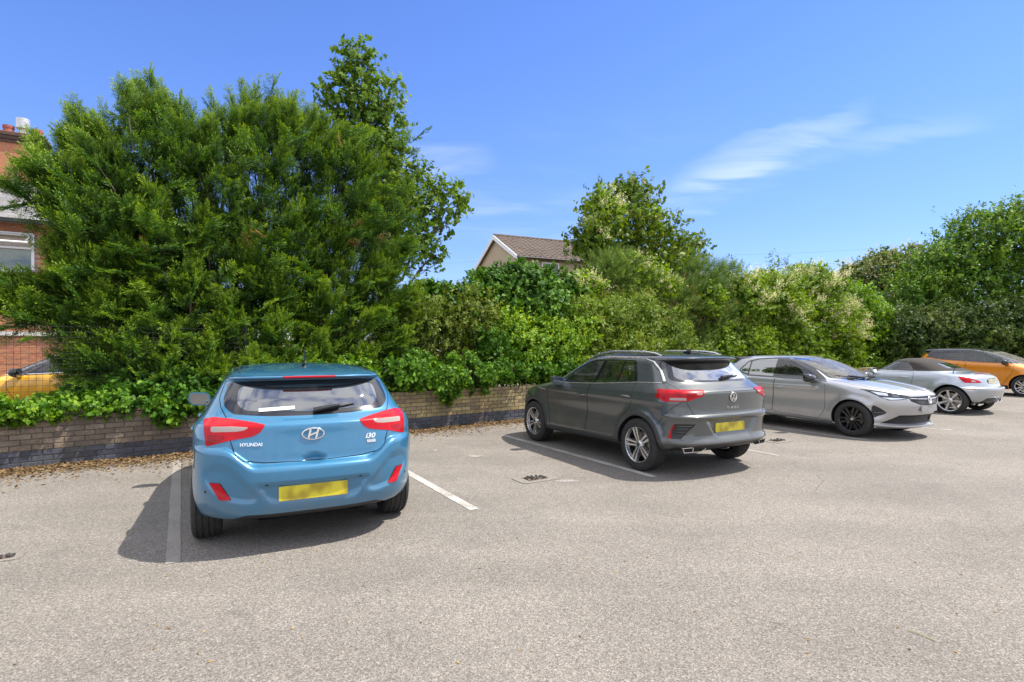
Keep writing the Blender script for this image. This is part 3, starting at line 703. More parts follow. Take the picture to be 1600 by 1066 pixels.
# scrap of faded lettering and pale marks on the tarmac
def mark(name, pts, z=.004, m=None): return tag(pyobj(name, [(p[0], p[1], z) for p in pts], [tuple(range(len(pts)))], m or M['line']), kind='structure')
def gxy(px, py): Y = FPX * CAM_H / (py - HOR); return ((px - 800) / FPX * Y, Y)
def blob(px, py, rx, ry, n=14, j=.25):
    return [gxy(px + rx * math.cos(2 * PI * k / n) * random.uniform(1 - j, 1 + j), py + ry * math.sin(2 * PI * k / n) * random.uniform(1 - j, 1 + j)) for k in range(n)]
M['pale_scuff'] = pbr('pale_scuff', (.27, .25, .23), .9, noise=.3, nscale=40)
for q in ((742, 713, 12, 1.6), (886, 752, 18, 1.6), (1480, 672, 10, 1.2), (680, 704, 3, 1.5), (716, 748, 3, 1.2)): mark('pale_mark', blob(*q), m=M['pale_scuff'])
def patch_ground(px, py, rx, ry, label):
    """broken-out square in the tarmac with a rusty cover and weeds in it"""
    c = gxy(px, py); root = empty('drain_cover', (c[0], c[1], 0), R(31)); tag(root, label, 'drain cover')
    w = rx; h = ry
    o = MB().prism(rpoly([(-w, -h), (w, -h), (w * .95, h), (-w, h * .9)], .06, 3), .001, .007).build('concrete_collar', pbr('old_concrete', (.20, .18, .155), .95, noise=.25, nscale=40), root)
    MB().prism([(-w * .55, -h * .5), (w * .5, -h * .5), (w * .5, h * .5), (-w * .55, h * .55)], .006, .010).build('cover_plate', pbr('rusty_iron', (.10, .07, .055), .8, noise=.5, nscale=60), root)
    mb = MB()
    for k in range(34):
        x, y = random.uniform(-w * .5, w * .5), random.uniform(-h * .45, h * .45); s_ = random.uniform(.008, .022)
        mb.box((x, y, .010 + s_ * .4), (s_, s_ * random.uniform(.7, 1.4), s_), Matrix.Rotation(random.random() * 3, 3, 'Z'))
    tag(mb.build('loose_grit', pbr('dark_grit', (.06, .055, .05), .95, noise=.4), root), kind='stuff')
patch_ground(837, 748, .27, .17, 'broken square drain cover full of grit in the bay left of the dark crossover')
patch_ground(1214, 689, .25, .17, 'rusty drain cover in the tarmac between dark crossover and silver hatchback')
patch_ground(4, 872, .13, .10, 'small rusty cover in the tarmac at the left edge by the blue car')

# ---- brick wall
def brick_mat(name, cols, grime, moss=None):
    m, t, o = newmat(name); b = nd(t, 'ShaderNodeBsdfPrincipled'); lk(t, b.outputs[0], o.inputs[0]); b.inputs['Roughness'].default_value = .9
    oi = nd(t, 'ShaderNodeObjectInfo'); at_ = nd(t, 'ShaderNodeAttribute'); at_.attribute_name = 'tint'
    rnd = mth(t, 'FRACT', mth(t, 'ADD', oi.outputs['Random'], at_.outputs['Fac']))
    cr = nd(t, 'ShaderNodeValToRGB'); lk(t, rnd, cr.inputs[0]); e = cr.color_ramp.elements
    e[0].position = 0; e[0].color = (*cols[0], 1); e[1].position = 1; e[1].color = (*cols[-1], 1)
    for i, c in enumerate(cols[1:-1]): k = e.new((i + 1) / (len(cols) - 1)); k.color = (*c, 1)
    g = nd(t, 'ShaderNodeNewGeometry')
    n = nd(t, 'ShaderNodeTexNoise'); n.inputs['Scale'].default_value = 30; n.inputs['Detail'].default_value = 6; n.inputs['Roughness'].default_value = .65; lk(t, g.outputs['Position'], n.inputs['Vector'])
    n2_ = nd(t, 'ShaderNodeTexNoise'); n2_.inputs['Scale'].default_value = 1.6; n2_.inputs['Detail'].default_value = 6; n2_.inputs['Roughness'].default_value = .6; lk(t, g.outputs['Position'], n2_.inputs['Vector'])
    hv = nd(t, 'ShaderNodeHueSaturation'); lk(t, cr.outputs[0], hv.inputs['Color']); lk(t, mrange(t, n.outputs[0], .3, .7, .72, 1.25), hv.inputs['Value'])
    mx = nd(t, 'ShaderNodeMix', data_type='RGBA'); lk(t, mrange(t, n2_.outputs[0], .42, .66, 0, .75), mx.inputs[0]); lk(t, hv.outputs[0], mx.inputs[6]); mx.inputs[7].default_value = (*grime, 1)
    lk(t, mx.outputs[2], b.inputs['Base Color'])
    bp = nd(t, 'ShaderNodeBump'); bp.inputs['Strength'].default_value = .5; bp.inputs['Distance'].default_value = .004; lk(t, n.outputs[0], bp.inputs['Height']); lk(t, bp.outputs[0], b.inputs['Normal'])
    return m
M['brick_y'] = brick_mat('yellow_stock_brick', [(.28, .20, .09), (.40, .32, .15), (.34, .25, .12), (.19, .145, .095), (.44, .36, .18), (.30, .25, .10)], (.14, .115, .07))
M['brick_n'] = brick_mat('weathered_shaded_brown_brick', [(.185, .140, .100), (.235, .180, .130), (.15, .115, .088), (.27, .215, .155), (.20, .16, .12)], (.115, .095, .075))  # weathered brown, lowered further so the colour carries this stretch's shade
M['brick_b'] = brick_mat('blue_engineering_brick', [(.060, .066, .085), (.085, .092, .115), (.045, .05, .066), (.10, .105, .125)], (.075, .072, .07))
M['brick_r'] = brick_mat('orange_red_brick', [(.50, .19, .09), (.58, .25, .12), (.42, .14, .07), (.52, .22, .12), (.36, .13, .08)], (.40, .19, .11))
M['mortar'] = pbr('mortar', (.15, .125, .10), .95, noise=.3, nscale=20, bump=.4, bscale=150)
M['mortar_l'] = pbr('pale_mortar', (.42, .36, .30), .95, noise=.2, nscale=20)
def brick_mesh(name, m, L=.215, H=.065, D=.10):
    b = .004; v = []; mb = MB()
    v = [(-L / 2, 0, -H / 2), (L / 2, 0, -H / 2), (L / 2, 0, H / 2), (-L / 2, 0, H / 2)]
    f_ = [(x + (b if x < 0 else -b), .0 - .0, z + (b if z < 0 else -b)) for x, y, z in v]
    q = [(x, y + .004, z) for x, y, z in v] + [(x, -.0, z) for x, y, z in f_] + [(x, y + D, z) for x, y, z in v]
    fc = [(4, 5, 6, 7), (0, 1, 5, 4), (1, 2, 6, 5), (2, 3, 7, 6), (3, 0, 4, 7), (8, 9, 1, 0), (9, 10, 2, 1), (10, 11, 3, 2), (11, 8, 0, 3)]
    me = bpy.data.meshes.new(name); me.from_pydata(q, [], fc); me.materials.append(m); me.update(); return me
def brick_wall():
    root = empty('brick_wall', O_W, R(35.9))
    tag(root, 'low brick wall with dark blue base courses running behind the parked cars', 'wall')
    S0, S1 = -14.0, 27.0; NC = 10; P, CH = .225, .075
    core = MB(); core.box(((S0 + S1) / 2, .11, NC * CH / 2 - .012), (S1 - S0, .205, NC * CH - .010)); core.build('mortar_core', M['mortar'], root)
    mesh = {k: brick_mesh('brick', M[k]) for k in ('brick_y', 'brick_n', 'brick_b')}
    half = {k: brick_mesh('brick', M[k], L=.1025) for k in mesh}
    rest = {k: ([], [], []) for k in mesh}; cnt = 0
    for c in range(NC):
        z = c * CH + CH / 2 + .001; s = S0 + (.1125 if c % 2 else 0)
        while s < S1:
            sc = s + .1075; nb = 3 if sc < 3 else 2
            k = 'brick_b' if c < 3 else ('brick_n' if sc < -6.05 - .2 * (c % 2) else 'brick_y')
            y = -.006 + random.uniform(-.003, .003); a = random.uniform(-.008, .008)
            if (-8.95 < sc < -6.1 or -2.95 < sc < .55) and cnt < 300:
                o = bpy.data.objects.new('brick', mesh[k]); COL.objects.link(o); o.parent = root; o.location = (sc, y, z + random.uniform(-.001, .001)); o.rotation_euler = (0, a * .3, a); cnt += 1
            else:
                V, F, T = rest[k]; base = len(V); tn = random.random()
                for v in mesh[k].vertices: V.append((sc + v.co.x, y + v.co.y, z + v.co.z)); T.append(tn)
                for p in mesh[k].polygons: F.append(tuple(i + base for i in p.vertices))
            s += P
    for k, (V, F, T) in rest.items():
        o = pyobj('bricks', V, F, M[k], root); tag(o, kind='stuff')
        o.data.attributes.new('tint', 'FLOAT', 'POINT').data.foreach_set('value', T)
    MB().box((-6.02, -.007, .36), (.010, .006, .72)).build('movement_joint', M['gap'], root)
brick_wall()

# ---- wire mesh fence above the left end of the wall
def wire_fence():
    root = empty('wire_fence', wall_pt(-9.6, .28), R(35.9)); tag(root, 'dark square wire mesh fence in front of the yellow car on the left', 'fence')
    wm = pbr('fence_wire', (.02, .022, .02), .6); Ls = 5.2
    def rod(name, L, r, axis):
        mb = MB(); mb.tube([(0, 0, 0), (L, 0, 0) if axis else (0, 0, L)], r, n=5); me = bpy.data.meshes.new(name); me.from_pydata(mb.v, [], mb.f); me.materials.append(wm); me.update(); return me
    mv = rod('vertical_wire', 1.5, .0022, 0); mh = rod('horizontal_wire', Ls, .0022, 1)
    for i in range(int(Ls / .075)):
        o = bpy.data.objects.new('vertical_wire', mv); COL.objects.link(o); o.parent = root; o.location = (-1.2 + i * .075, .004, .45); o.rotation_euler = (0, random.uniform(-.006, .006), 0)
    for i in range(20):
        o = bpy.data.objects.new('horizontal_wire', mh); COL.objects.link(o); o.parent = root; o.location = (-1.2, 0, .47 + i * .075)
    for x in (-1.1, 4.0): MB().tube([(x, .04, 0), (x, .04, 2.0)], .022, n=8).build('fence_post', wm, root, smooth=True)
wire_fence()

# ---- tiled house beyond the hedge
def tiled_house():
    A = Vector((-1.02, 30.0)); u = Vector((.905, .425)).normalized(); v = Vector((u.y, -u.x))   # u along the ridge, v towards the camera
    root = empty('house', (A.x, A.y, 0), math.atan2(u.y, u.x)); tag(root, 'pebble dashed house with brown tiled roof and white bargeboards above the hedge', 'house')
    # local: x along the ridge, y away from the camera
    RZ, EZ, HW, LEN = 7.70, 6.16, 3.0, 11.0
    pd = pbr('pebble_dash', (.45, .36, .24), .95, noise=.35, nscale=50, bump=.5, bscale=60)
    mb = MB(); w = HW - .25; x0 = .18
    def zr(y): return RZ - (RZ - EZ) * abs(y) / HW - .10
    mb.add([(x0, -w, 0), (x0, w, 0), (x0, w, zr(w)), (x0, 0, zr(0)), (x0, -w, zr(w)), (LEN, -w, 0), (LEN, w, 0), (LEN, w, zr(w)), (LEN, 0, zr(0)), (LEN, -w, zr(w))],
           [(0, 1, 2, 3, 4), (5, 9, 8, 7, 6), (0, 4, 9, 5), (1, 6, 7, 2)]); mb.build('wall', pd, root)
    rd = MB()
    for s_ in (-1, 1): rd.add([(0, 0, RZ - .05), (LEN + .2, 0, RZ - .05), (LEN + .2, s_ * HW, EZ - .05), (0, s_ * HW, EZ - .05), (0, 0, RZ - .11), (LEN + .2, 0, RZ - .11), (LEN + .2, s_ * HW, EZ - .11), (0, s_ * HW, EZ - .11)], [(0, 1, 2, 3), (4, 7, 6, 5), (3, 2, 6, 7), (0, 3, 7, 4), (1, 5, 6, 2)])
    tm = brick_mat('brown_roof_tile', [(.10, .074, .058), (.135, .10, .078), (.085, .064, .053), (.16, .12, .095)], (.12, .10, .082))
    roof = rd.build('roof', pbr('roof_felt', (.07, .055, .045), .9), root)
    sl = math.hypot(HW, RZ - EZ); rows = 11; g = sl / rows; tw = .30; pitch = math.atan2(RZ - EZ, HW)
    # one rolled tile, local y down the slope
    q = []; f = []
    prof = [(-.5, 0), (-.38, .030), (-.2, .038), (-.04, .012), (.10, .004), (.34, .004), (.5, 0)]
    for y, dz in ((0, .0), (g * 1.12, .022)):
        for px_, pz in prof: q.append((px_ * tw, -y, pz + dz))
    n = len(prof)
    for i in range(n - 1): f.append((i, i + 1, n + i + 1, n + i))
    for px_, pz in prof: q.append((px_ * tw, -g * 1.12, pz - .004))
    for i in range(n - 1): f.append((n + i, n + i + 1, 2 * n + i + 1, 2 * n + i))
    tme = bpy.data.meshes.new('roof_tile'); tme.from_pydata(q, [], f); tme.materials.append(tm); tme.update()
    V, F, T = [], [], []; cols = int((LEN + .2) / tw); cnt = 0
    for r_ in range(rows):
        for c in range(cols):
            x = (c + .5) * tw + .02; d = r_ * g; y = -d * math.cos(pitch); z = RZ - .035 - d * math.sin(pitch)
            if c < 27:
                o = bpy.data.objects.new('roof_tile', tme); COL.objects.link(o); o.parent = roof; o.location = (x, y, z + random.uniform(0, .006)); o.rotation_euler = (pitch, 0, random.uniform(-.012, .012)); cnt += 1
            else:
                b = len(V); tn = random.random(); Mx = Matrix.Translation((x, y, z)) @ Matrix.Rotation(pitch, 4, 'X')
                for p in q: V.append(tuple(Mx @ Vector(p))); T.append(tn)
                for p in f: F.append(tuple(i + b for i in p))
    o = pyobj('roof_tiles', V, F, tm, roof); tag(o, kind='stuff'); o.data.attributes.new('tint', 'FLOAT', 'POINT').data.foreach_set('value', T)
    for k in range(24):
        MB().lathe([(.09, -.22), (.10, .22)], 10, Matrix.Translation((.25 + k * .45, 0, RZ - .03)) @ Matrix.Rotation(R(90), 4, 'Y')).build('ridge_tile', tm, roof, smooth=True)
    wp = pbr('white_paint', (.74, .73, .70), .5, noise=.06)
    for s_ in (-1, 1):
        mb = MB(); mb.add([(-.03, 0, RZ - .03), (-.03, s_ * HW, EZ - .03), (-.03, s_ * HW, EZ - .25), (-.03, 0, RZ - .27), (.03, 0, RZ - .03), (.03, s_ * HW, EZ - .03), (.03, s_ * HW, EZ - .25), (.03, 0, RZ - .27)], [(0, 1, 2, 3), (7, 6, 5, 4), (0, 4, 5, 1), (1, 5, 6, 2), (2, 6, 7, 3)]); mb.build('bargeboard', wp, root)
    MB().tube([(0, -HW - .05, EZ - .10), (LEN, -HW - .05, EZ - .10)], .06, n=8).build('gutter', pbr('gutter', (.05, .04, .035), .5), root, smooth=True)
    # window under the eave
    for wx in (2.0,):
        fr = MB(); y = -w - .03
        for c, d in (((0, 0, .50), (1.0, .08, .06)), ((0, 0, -.50), (1.0, .08, .06)), ((-.47, 0, 0), (.06, .08, .94)), ((.47, 0, 0), (.06, .08, .94)), ((0, 0, 0), (.05, .07, .94))): fr.box((wx + c[0], y, 5.38 + c[2]), d)
        o = fr.build('window', wp, root); MB().box((wx, y + .01, 5.38), (.9, .01, .9)).build('pane', M['gloss_black'], o)
    return root
tiled_house()
def brick_house_far():
    root = empty('house', atY(1105, 500, 36) * Vector((1, 1, 0)) if False else Vector((12.75, 36.0, 0)), R(18)); tag(root, 'orange brick house end just showing under its grey roof behind the middle tree', 'house')
    MB().box((-4.0, 3, 3.0), (8.0, 6, 6.2)).build('wall', M['brick_r'], root)
    mb = MB(); mb.add([(-8.4, -.4, 6.15), (.45, -.4, 6.15), (.45, 6.4, 6.15), (-8.4, 6.4, 6.15), (-8.4, 3, 7.9), (-1.9, 3, 7.9)], [(0, 1, 5, 4), (1, 2, 5), (2, 3, 4, 5), (0, 4, 3), (0, 3, 2, 1)]); rf = mb.build('roof', pbr('grey_slate', (.17, .15, .145), .85, noise=.3, nscale=14, bump=.5, bscale=8), root)
    MB().box((-4.0, -.42, 6.10), (8.8, .12, .14)).build('gutter', M['black'], rf); MB().box((.47, 3, 6.10), (.12, 6.8, .14)).build('gutter', M['black'], rf)
brick_house_far()
def terrace_house():
    """orange brick house across the road on the left"""
    root = empty('house', (-12.6, 19.4, 0), R(30)); tag(root, 'orange brick house with chimney pots and slate roof at the left edge', 'house')
    W_, EZ = 11.0, 5.62
    MB().box((-W_ / 2, 3.1, EZ / 2), (W_, 6, EZ)).build('wall', M['mortar_l'], root)
    me = brick_mesh('b', M['brick_r']); V, F, T = [], [], []
    win = (-4.45, -3.30, 4.02, 5.22)
    for c in range(int(EZ / .075)):
        z = c * .075 + .0375; x = -8.2 + (.1125 if c % 2 else 0)
        while x < -.1:
            if not (win[0] - .1 < x < win[1] + .1 and win[2] < z < win[3]) and not (abs(z - 2.02) < .08):
                b = len(V); tn = random.random(); y = .09 + random.uniform(-.003, .003)
                for v in me.vertices: V.append((x + v.co.x, y + v.co.y, z + v.co.z)); T.append(tn)
                for p in me.polygons: F.append(tuple(i + b for i in p.vertices))
            x += .225
    o = pyobj('bricks', V, F, M['brick_r'], root); tag(o, kind='stuff'); o.data.attributes.new('tint', 'FLOAT', 'POINT').data.foreach_set('value', T)
    MB().box((-4.5, .07, 2.02), (8.9, .10, .13)).build('string_course', pbr('white_render', (.62, .58, .54), .8, noise=.1), root)
    wp = pbr('white_upvc', (.76, .76, .75), .35)
    fr = MB(); x0, x1, z0, z1 = win
    for c, d in ((((x0 + x1) / 2, .06, z0), (x1 - x0, .12, .09)), (((x0 + x1) / 2, .06, z1), (x1 - x0, .12, .07)), ((x0, .06, (z0 + z1) / 2), (.07, .12, z1 - z0)), ((x1, .06, (z0 + z1) / 2), (.07, .12, z1 - z0)), (((x0 + x1) / 2, .05, 4.76), (x1 - x0, .10, .06))): fr.box(c, d)
    o = fr.build('window', wp, root); MB().box(((x0 + x1) / 2, .09, 4.38), (x1 - x0 - .08, .01, .66)).build('pane', M['glass'], o)
    MB().box(((x0 + x1) / 2, .20, 4.38), (x1 - x0 - .1, .01, .68)).build('net_curtain', pbr('net_curtain', (.55, .57, .58), .9, noise=.1), o)
    MB().box(((x0 + x1) / 2, .26, 4.62), (x1 - x0 - .05, .02, 1.2)).build('room_shade_sheet', M['gap'], o)  # near-black sheet standing in for the unlit room's shade
    # open top-hung vent
    sh = MB(); Mv = Matrix.Rotation(R(-52), 3, 'X'); hx = (x0 + x1) / 2; L = x1 - x0 - .1
    for c, d in (((0, 0, 0), (L, .04, .07)), ((0, 0, -.46), (L, .04, .07)), ((-L / 2 + .035, 0, -.23), (.07, .04, .40)), ((L / 2 - .035, 0, -.23), (.07, .04, .40))):
        cc = Mv @ Vector(c); sh.box(Vector((hx, -.02, 5.18)) + cc, d, Mv)
    q = sh.build('window_vent', wp, o)
    rm = pbr('grey_slate_roof', (.30, .29, .29), .7, noise=.2, nscale=10)
    rf = MB().add([(-W_ - .3, -.35, EZ - .03), (.3, -.35, EZ - .03), (.3, 3.0, EZ + 2.1), (-W_ - .3, 3.0, EZ + 2.1), (-W_ - .3, 6.4, EZ - .03), (.3, 6.4, EZ - .03)], [(0, 1, 2, 3), (3, 2, 5, 4)]).build('roof', rm, root)
    # slates in rows
    pitch = math.atan2(2.13, 3.35); sl = math.hypot(2.13, 3.35); V, F, T = [], [], []
    for r_ in range(16):
        d = r_ * sl / 16; x = -8.6 + (.125 if r_ % 2 else 0)
        while x < .2:
            Mx = Matrix.Translation((x, 3.0 - d * math.cos(pitch), EZ + 2.125 - d * math.sin(pitch))) @ Matrix.Rotation(pitch + .03, 4, 'X'); b = len(V); tn = random.random(); h = sl / 16 * 1.08
            for p in ((-.122, 0, .0), (.122, 0, 0), (.122, -h, .012), (-.122, -h, .012), (.122, -h, 0), (-.122, -h, 0)): V.append(tuple(Mx @ Vector(p))); T.append(tn)
            F += [(b, b + 3, b + 2, b + 1), (b + 3, b + 5, b + 4, b + 2)]; x += .25
    o = pyobj('slates', V, F, brick_mat('grey_slates', [(.17, .17, .175), (.21, .205, .205), (.14, .14, .145), (.24, .23, .225)], (.17, .165, .16)), rf); tag(o, kind='stuff'); o.data.attributes.new('tint', 'FLOAT', 'POINT').data.foreach_set('value', T)
    MB().box((-4.3, -.42, EZ - .06), (9.2, .14, .12)).build('gutter', M['black'], rf)
    ch = MB().box((-4.4, 3.0, 8.05), (1.7, .9, 2.3)).build('chimney', M['brick_r'], rf)
    dk = pbr('sooty_brick', (.10, .06, .045), .95, noise=.3, nscale=20)
    for k, (z, w) in enumerate(((8.85, .10), (8.97, .18), (9.09, .26))): MB().box((-4.4, 3.0, z), (1.7 + w, .9 + w, .11)).build('chimney_course', dk, ch)
    tc_ = pbr('terracotta_pot', (.30, .10, .075), .8, noise=.25)
    for k, x in enumerate((-4.95, -4.55, -4.15, -3.75)):
        if k == 2:
            MB().lathe([(.13, 9.13), (.13, 9.40), (.10, 9.41), (.10, 9.47), (.20, 9.47), (.20, 9.83), (.0, 9.83)], 16, Matrix.Translation((x, 3.0, 0))).build('chimney_cowl', pbr('metal_cowl', (.55, .56, .56), .35, metal=.6, noise=.2), ch, smooth=True)
        else: MB().lathe([(.17, 9.13), (.15, 9.40), (.17, 9.42), (.17, 9.51), (.13, 9.51), (.12, 9.15)], 16, Matrix.Translation((x, 3.0, 0))).build('chimney_pot', tc_, ch, smooth=True)
terrace_house()
# overhead wires far behind
for k, (p, q) in enumerate((((1080, 398, 46), (1700, 352, 30)), ((1085, 411, 46), (1700, 382, 30)), ((600, 406, 60), (790, 402, 50)))):
    a, b = atY(*p), atY(*q); pts = [a.lerp(b, t) - Vector((0, 0, .5 * 4 * t * (1 - t))) for t in np.linspace(0, 1, 14)]
    tag(MB().tube(pts, .0045, n=5).build('overhead_wire', pbr('wire_sheath', (.12, .12, .13), .7)), ('upper thin overhead wire crossing the sky to the right of the middle tree', 'lower thin overhead wire crossing the sky to the right of the middle tree', 'short overhead wire in the sky left of the tiled house')[k], 'wire', 'overhead wires')

# ------------------------------------------------------------------ vegetation
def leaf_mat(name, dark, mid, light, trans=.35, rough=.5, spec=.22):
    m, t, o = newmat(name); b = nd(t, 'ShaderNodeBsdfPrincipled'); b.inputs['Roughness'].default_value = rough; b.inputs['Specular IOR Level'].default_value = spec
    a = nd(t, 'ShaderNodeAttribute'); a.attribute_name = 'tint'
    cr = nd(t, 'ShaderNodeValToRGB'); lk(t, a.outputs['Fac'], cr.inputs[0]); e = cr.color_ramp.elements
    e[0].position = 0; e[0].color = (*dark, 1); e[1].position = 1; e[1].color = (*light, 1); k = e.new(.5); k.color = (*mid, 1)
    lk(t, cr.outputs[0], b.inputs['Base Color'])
    tr = nd(t, 'ShaderNodeBsdfTranslucent'); hv = nd(t, 'ShaderNodeHueSaturation'); hv.inputs['Saturation'].default_value = 1.1; hv.inputs['Value'].default_value = 1.5; hv.inputs['Hue'].default_value = .49; lk(t, cr.outputs[0], hv.inputs['Color']); lk(t, hv.outputs[0], tr.inputs[0])
    mx = nd(t, 'ShaderNodeMixShader'); mx.inputs[0].default_value = trans; lk(t, b.outputs[0], mx.inputs[1]); lk(t, tr.outputs[0], mx.inputs[2]); lk(t, mx.outputs[0], o.inputs[0]); return m
def unit(a): return a / np.maximum(np.linalg.norm(a, axis=-1, keepdims=True), 1e-9)
def frames(ax, up=None):
    ax = unit(np.asarray(ax, float)); up = RNG.normal(size=ax.shape) if up is None else np.asarray(up, float)
    s = unit(np.cross(up, ax)); n = np.cross(ax, s); return ax, s, n
class Tmpl:
    def __init__(s): s.v = []; s.f = []; s.t = []
    def poly(s, pts, tint): b = len(s.v); s.v += [tuple(p) for p in pts]; s.t += [tint] * len(pts); s.f.append(tuple(range(b, b + len(pts))))
def instmesh(name, tm, pos, ax, up, sc, tint, m, parent, seed=0):
    """tm: list of templates; one joined mesh from all placements"""
    pos = np.asarray(pos, float); n = len(pos); A, S, N = frames(ax, up); which = RNG.integers(0, len(tm), n)
    VV, LL, SS, TT = [], [], [], []; vb = 0
    for k, t in enumerate(tm):
        ii = np.nonzero(which == k)[0]
        if not len(ii): continue
        v = np.array(t.v); nv = len(v)
        P = pos[ii][:, None, :] + sc[ii][:, None, None] * (v[None, :, 0:1] * A[ii][:, None, :] + v[None, :, 1:2] * S[ii][:, None, :] + v[None, :, 2:3] * N[ii][:, None, :])
        VV.append(P.reshape(-1, 3)); TT.append(np.clip(np.array(t.t)[None, :] + tint[ii][:, None], 0, 1).ravel())
        lv = np.concatenate([np.array(f) for f in t.f]); sz = np.array([len(f) for f in t.f])
        LL.append(((np.arange(len(ii)) * nv)[:, None] + lv[None, :] + vb).ravel()); SS.append(np.tile(sz, len(ii))); vb += len(ii) * nv
    V = np.concatenate(VV); Lp = np.concatenate(LL); Sz = np.concatenate(SS); T = np.concatenate(TT)
    me = bpy.data.meshes.new(name); me.vertices.add(len(V)); me.vertices.foreach_set('co', V.ravel().astype(np.float32))
    me.loops.add(len(Lp)); me.loops.foreach_set('vertex_index', Lp.astype(np.int32))
    me.polygons.add(len(Sz)); st = np.r_[0, np.cumsum(Sz)[:-1]]; me.polygons.foreach_set('loop_start', st.astype(np.int32)); me.polygons.foreach_set('loop_total', Sz.astype(np.int32))
    me.update(calc_edges=True); me.attributes.new('tint', 'FLOAT', 'POINT').data.foreach_set('value', T.astype(np.float32))
    return link(name, me, m, parent)
def kite(t, p, d, s, L, Wd, tint, bend=0):
    p = np.array(p); d = unit(np.array(d, float)); s = unit(np.array(s, float)); n = np.cross(d, s)
    t.poly([p, p + d * L * .45 + s * Wd / 2 + n * bend, p + d * L, p + d * L * .45 - s * Wd / 2 + n * bend], tint)
def leafpoly(t, p, d, s, L, Wd, tint, kind):
    p = np.array(p, float); d = unit(np.array(d, float)); s = np.array(s, float); s = unit(s - d * s.dot(d)); n = np.cross(d, s)
    O = {'oval': [(0, 0), (.28, .38), (.62, .42), (1, 0), (.62, -.42), (.28, -.38)], 'ivy': [(.0, 0), (.02, .42), (.38, .32), (.50, .52), (1, 0), (.50, -.52), (.38, -.32), (.02, -.42)],
         'palm': [(.1, 0), (.05, .30), (.34, .30), (.42, .56), (.66, .26), (1, 0), (.66, -.26), (.42, -.56), (.34, -.30), (.05, -.30)], 'heart': [(.08, 0), (0, .25), (.2, .46), (.6, .34), (1, 0), (.6, -.34), (.2, -.46), (0, -.25)], 'lance': [(0, 0), (.35, .5), (1, 0), (.35, -.5)]}[kind]
    t.poly([p + d * L * a + s * Wd * b + n * (abs(b) * .12 * Wd - .10 * L * a * a) for a, b in O], tint)
rnd = random.uniform
def rv(a=1): return np.array([rnd(-a, a), rnd(-a, a), rnd(-a, a)])
def sprig(kind, n=8, L=.30, W=.8, spread=1.0, k=5, two_rank=False):
    """a twig of leaves, unit long along x"""
    out = []
    for _ in range(k):
        t = Tmpl()
        for i in range(n):
            x = (i + .6) / n; a = rnd(0, 2 * PI) if not two_rank else (0 if i % 2 else PI)
            side = np.array([rnd(.15, .55), math.cos(a), math.sin(a) * (1 if not two_rank else .3)]); side += rv(.25)
            l = L * rnd(.7, 1.25)
            nrm = np.array([rnd(-.3, .3), -math.sin(a) + rnd(-.5, .5), math.cos(a) + rnd(-.4, .4)])
            leafpoly(t, (x * .85, rnd(-.05, .05), rnd(-.05, .05)), side * spread + np.array([.25, 0, 0]), nrm, l, l * W, rnd(-.18, .18) + .12 * x, kind)
        out.append(t)
    return out
def pinnate(k=5, pairs=5, L=.20):
    out = []
    for _ in range(k):
        t = Tmpl()
        for q in range(3):
            a0 = rnd(0, 6.28); d = unit(np.array([.7, math.cos(a0), math.sin(a0)])); s = unit(np.cross(d, rv())); o = np.array([.25 * q, 0, 0])
            for i in range(pairs):
                p = o + d * (.18 + i * .13)
                for sg in (1, -1): leafpoly(t, p, d * .45 + s * sg, np.cross(d, s) + rv(.3), L * rnd(.8, 1.1), L * .42, rnd(-.15, .15), 'oval')
            leafpoly(t, o + d * .8, d, s, L, L * .42, .1, 'oval')
        out.append(t)
    return out
def yew_frond(k=5):
    out = []
    for _ in range(k):
        t = Tmpl(); n = 11; cz = rnd(-.18, .10)
        def axis(x): return np.array([x, .04 * math.sin(3 * x + cz * 9), cz * x * x])
        for i in range(n):
            x = .08 + .86 * i / (n - 1); p = axis(x)
            for sg in (1, -1):
                if random.random() < .12: continue
                tl = (.36 * (1 - x) ** .7 + .10) * rnd(.75, 1.2); d = unit(np.array([.85, sg * rnd(.55, .95), rnd(-.3, .25)])); s = unit(np.array([-d[1], d[0], 0]))
                m = max(3, int(tl / .055))
                for j in range(m):
                    q = p + d * tl * (j + .5) / m - np.array([0, 0, .06 * (tl * (j + .5) / m) ** 2 * 6])
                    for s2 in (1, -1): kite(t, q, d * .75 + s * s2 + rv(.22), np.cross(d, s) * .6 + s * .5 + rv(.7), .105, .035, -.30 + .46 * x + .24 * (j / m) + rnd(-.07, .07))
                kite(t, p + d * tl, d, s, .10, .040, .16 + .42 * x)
        out.append(t)
    return out
def spike(k=4, n=46):
    """gorse: stiff upright spires of spines"""
    out = []
    for _ in range(k):
        t = Tmpl()
        for i in range(n):
            x = (i + .5) / n; a = i * 2.4; r = .20 * (1 - x) + .05; d = np.array([.55, math.cos(a), math.sin(a)])
            kite(t, (x * .9, 0, 0), d + rv(.2), rv(), r * 1.4, .035, -.15 + .35 * x + rnd(-.1, .1))
        out.append(t)
    return out
def panicle(k=4, n=30):
    out = []
    for _ in range(k):
        t = Tmpl()
        for i in range(n):
            x = random.random(); r = .30 * (1 - x) + .04; a = rnd(0, 6.28); p = np.array([x, math.cos(a) * r * rnd(.3, 1), math.sin(a) * r * rnd(.3, 1)])
            kite(t, p, rv(), rv(), .11, .09, rnd(-.25, .25))
        out.append(t)
    return out
BARK = pbr('bark', (.10, .078, .058), .95, noise=.4, nscale=18, bump=.8, bscale=25)
TWIG = pbr('twig_bark', (.13, .095, .065), .9, noise=.3, nscale=30)
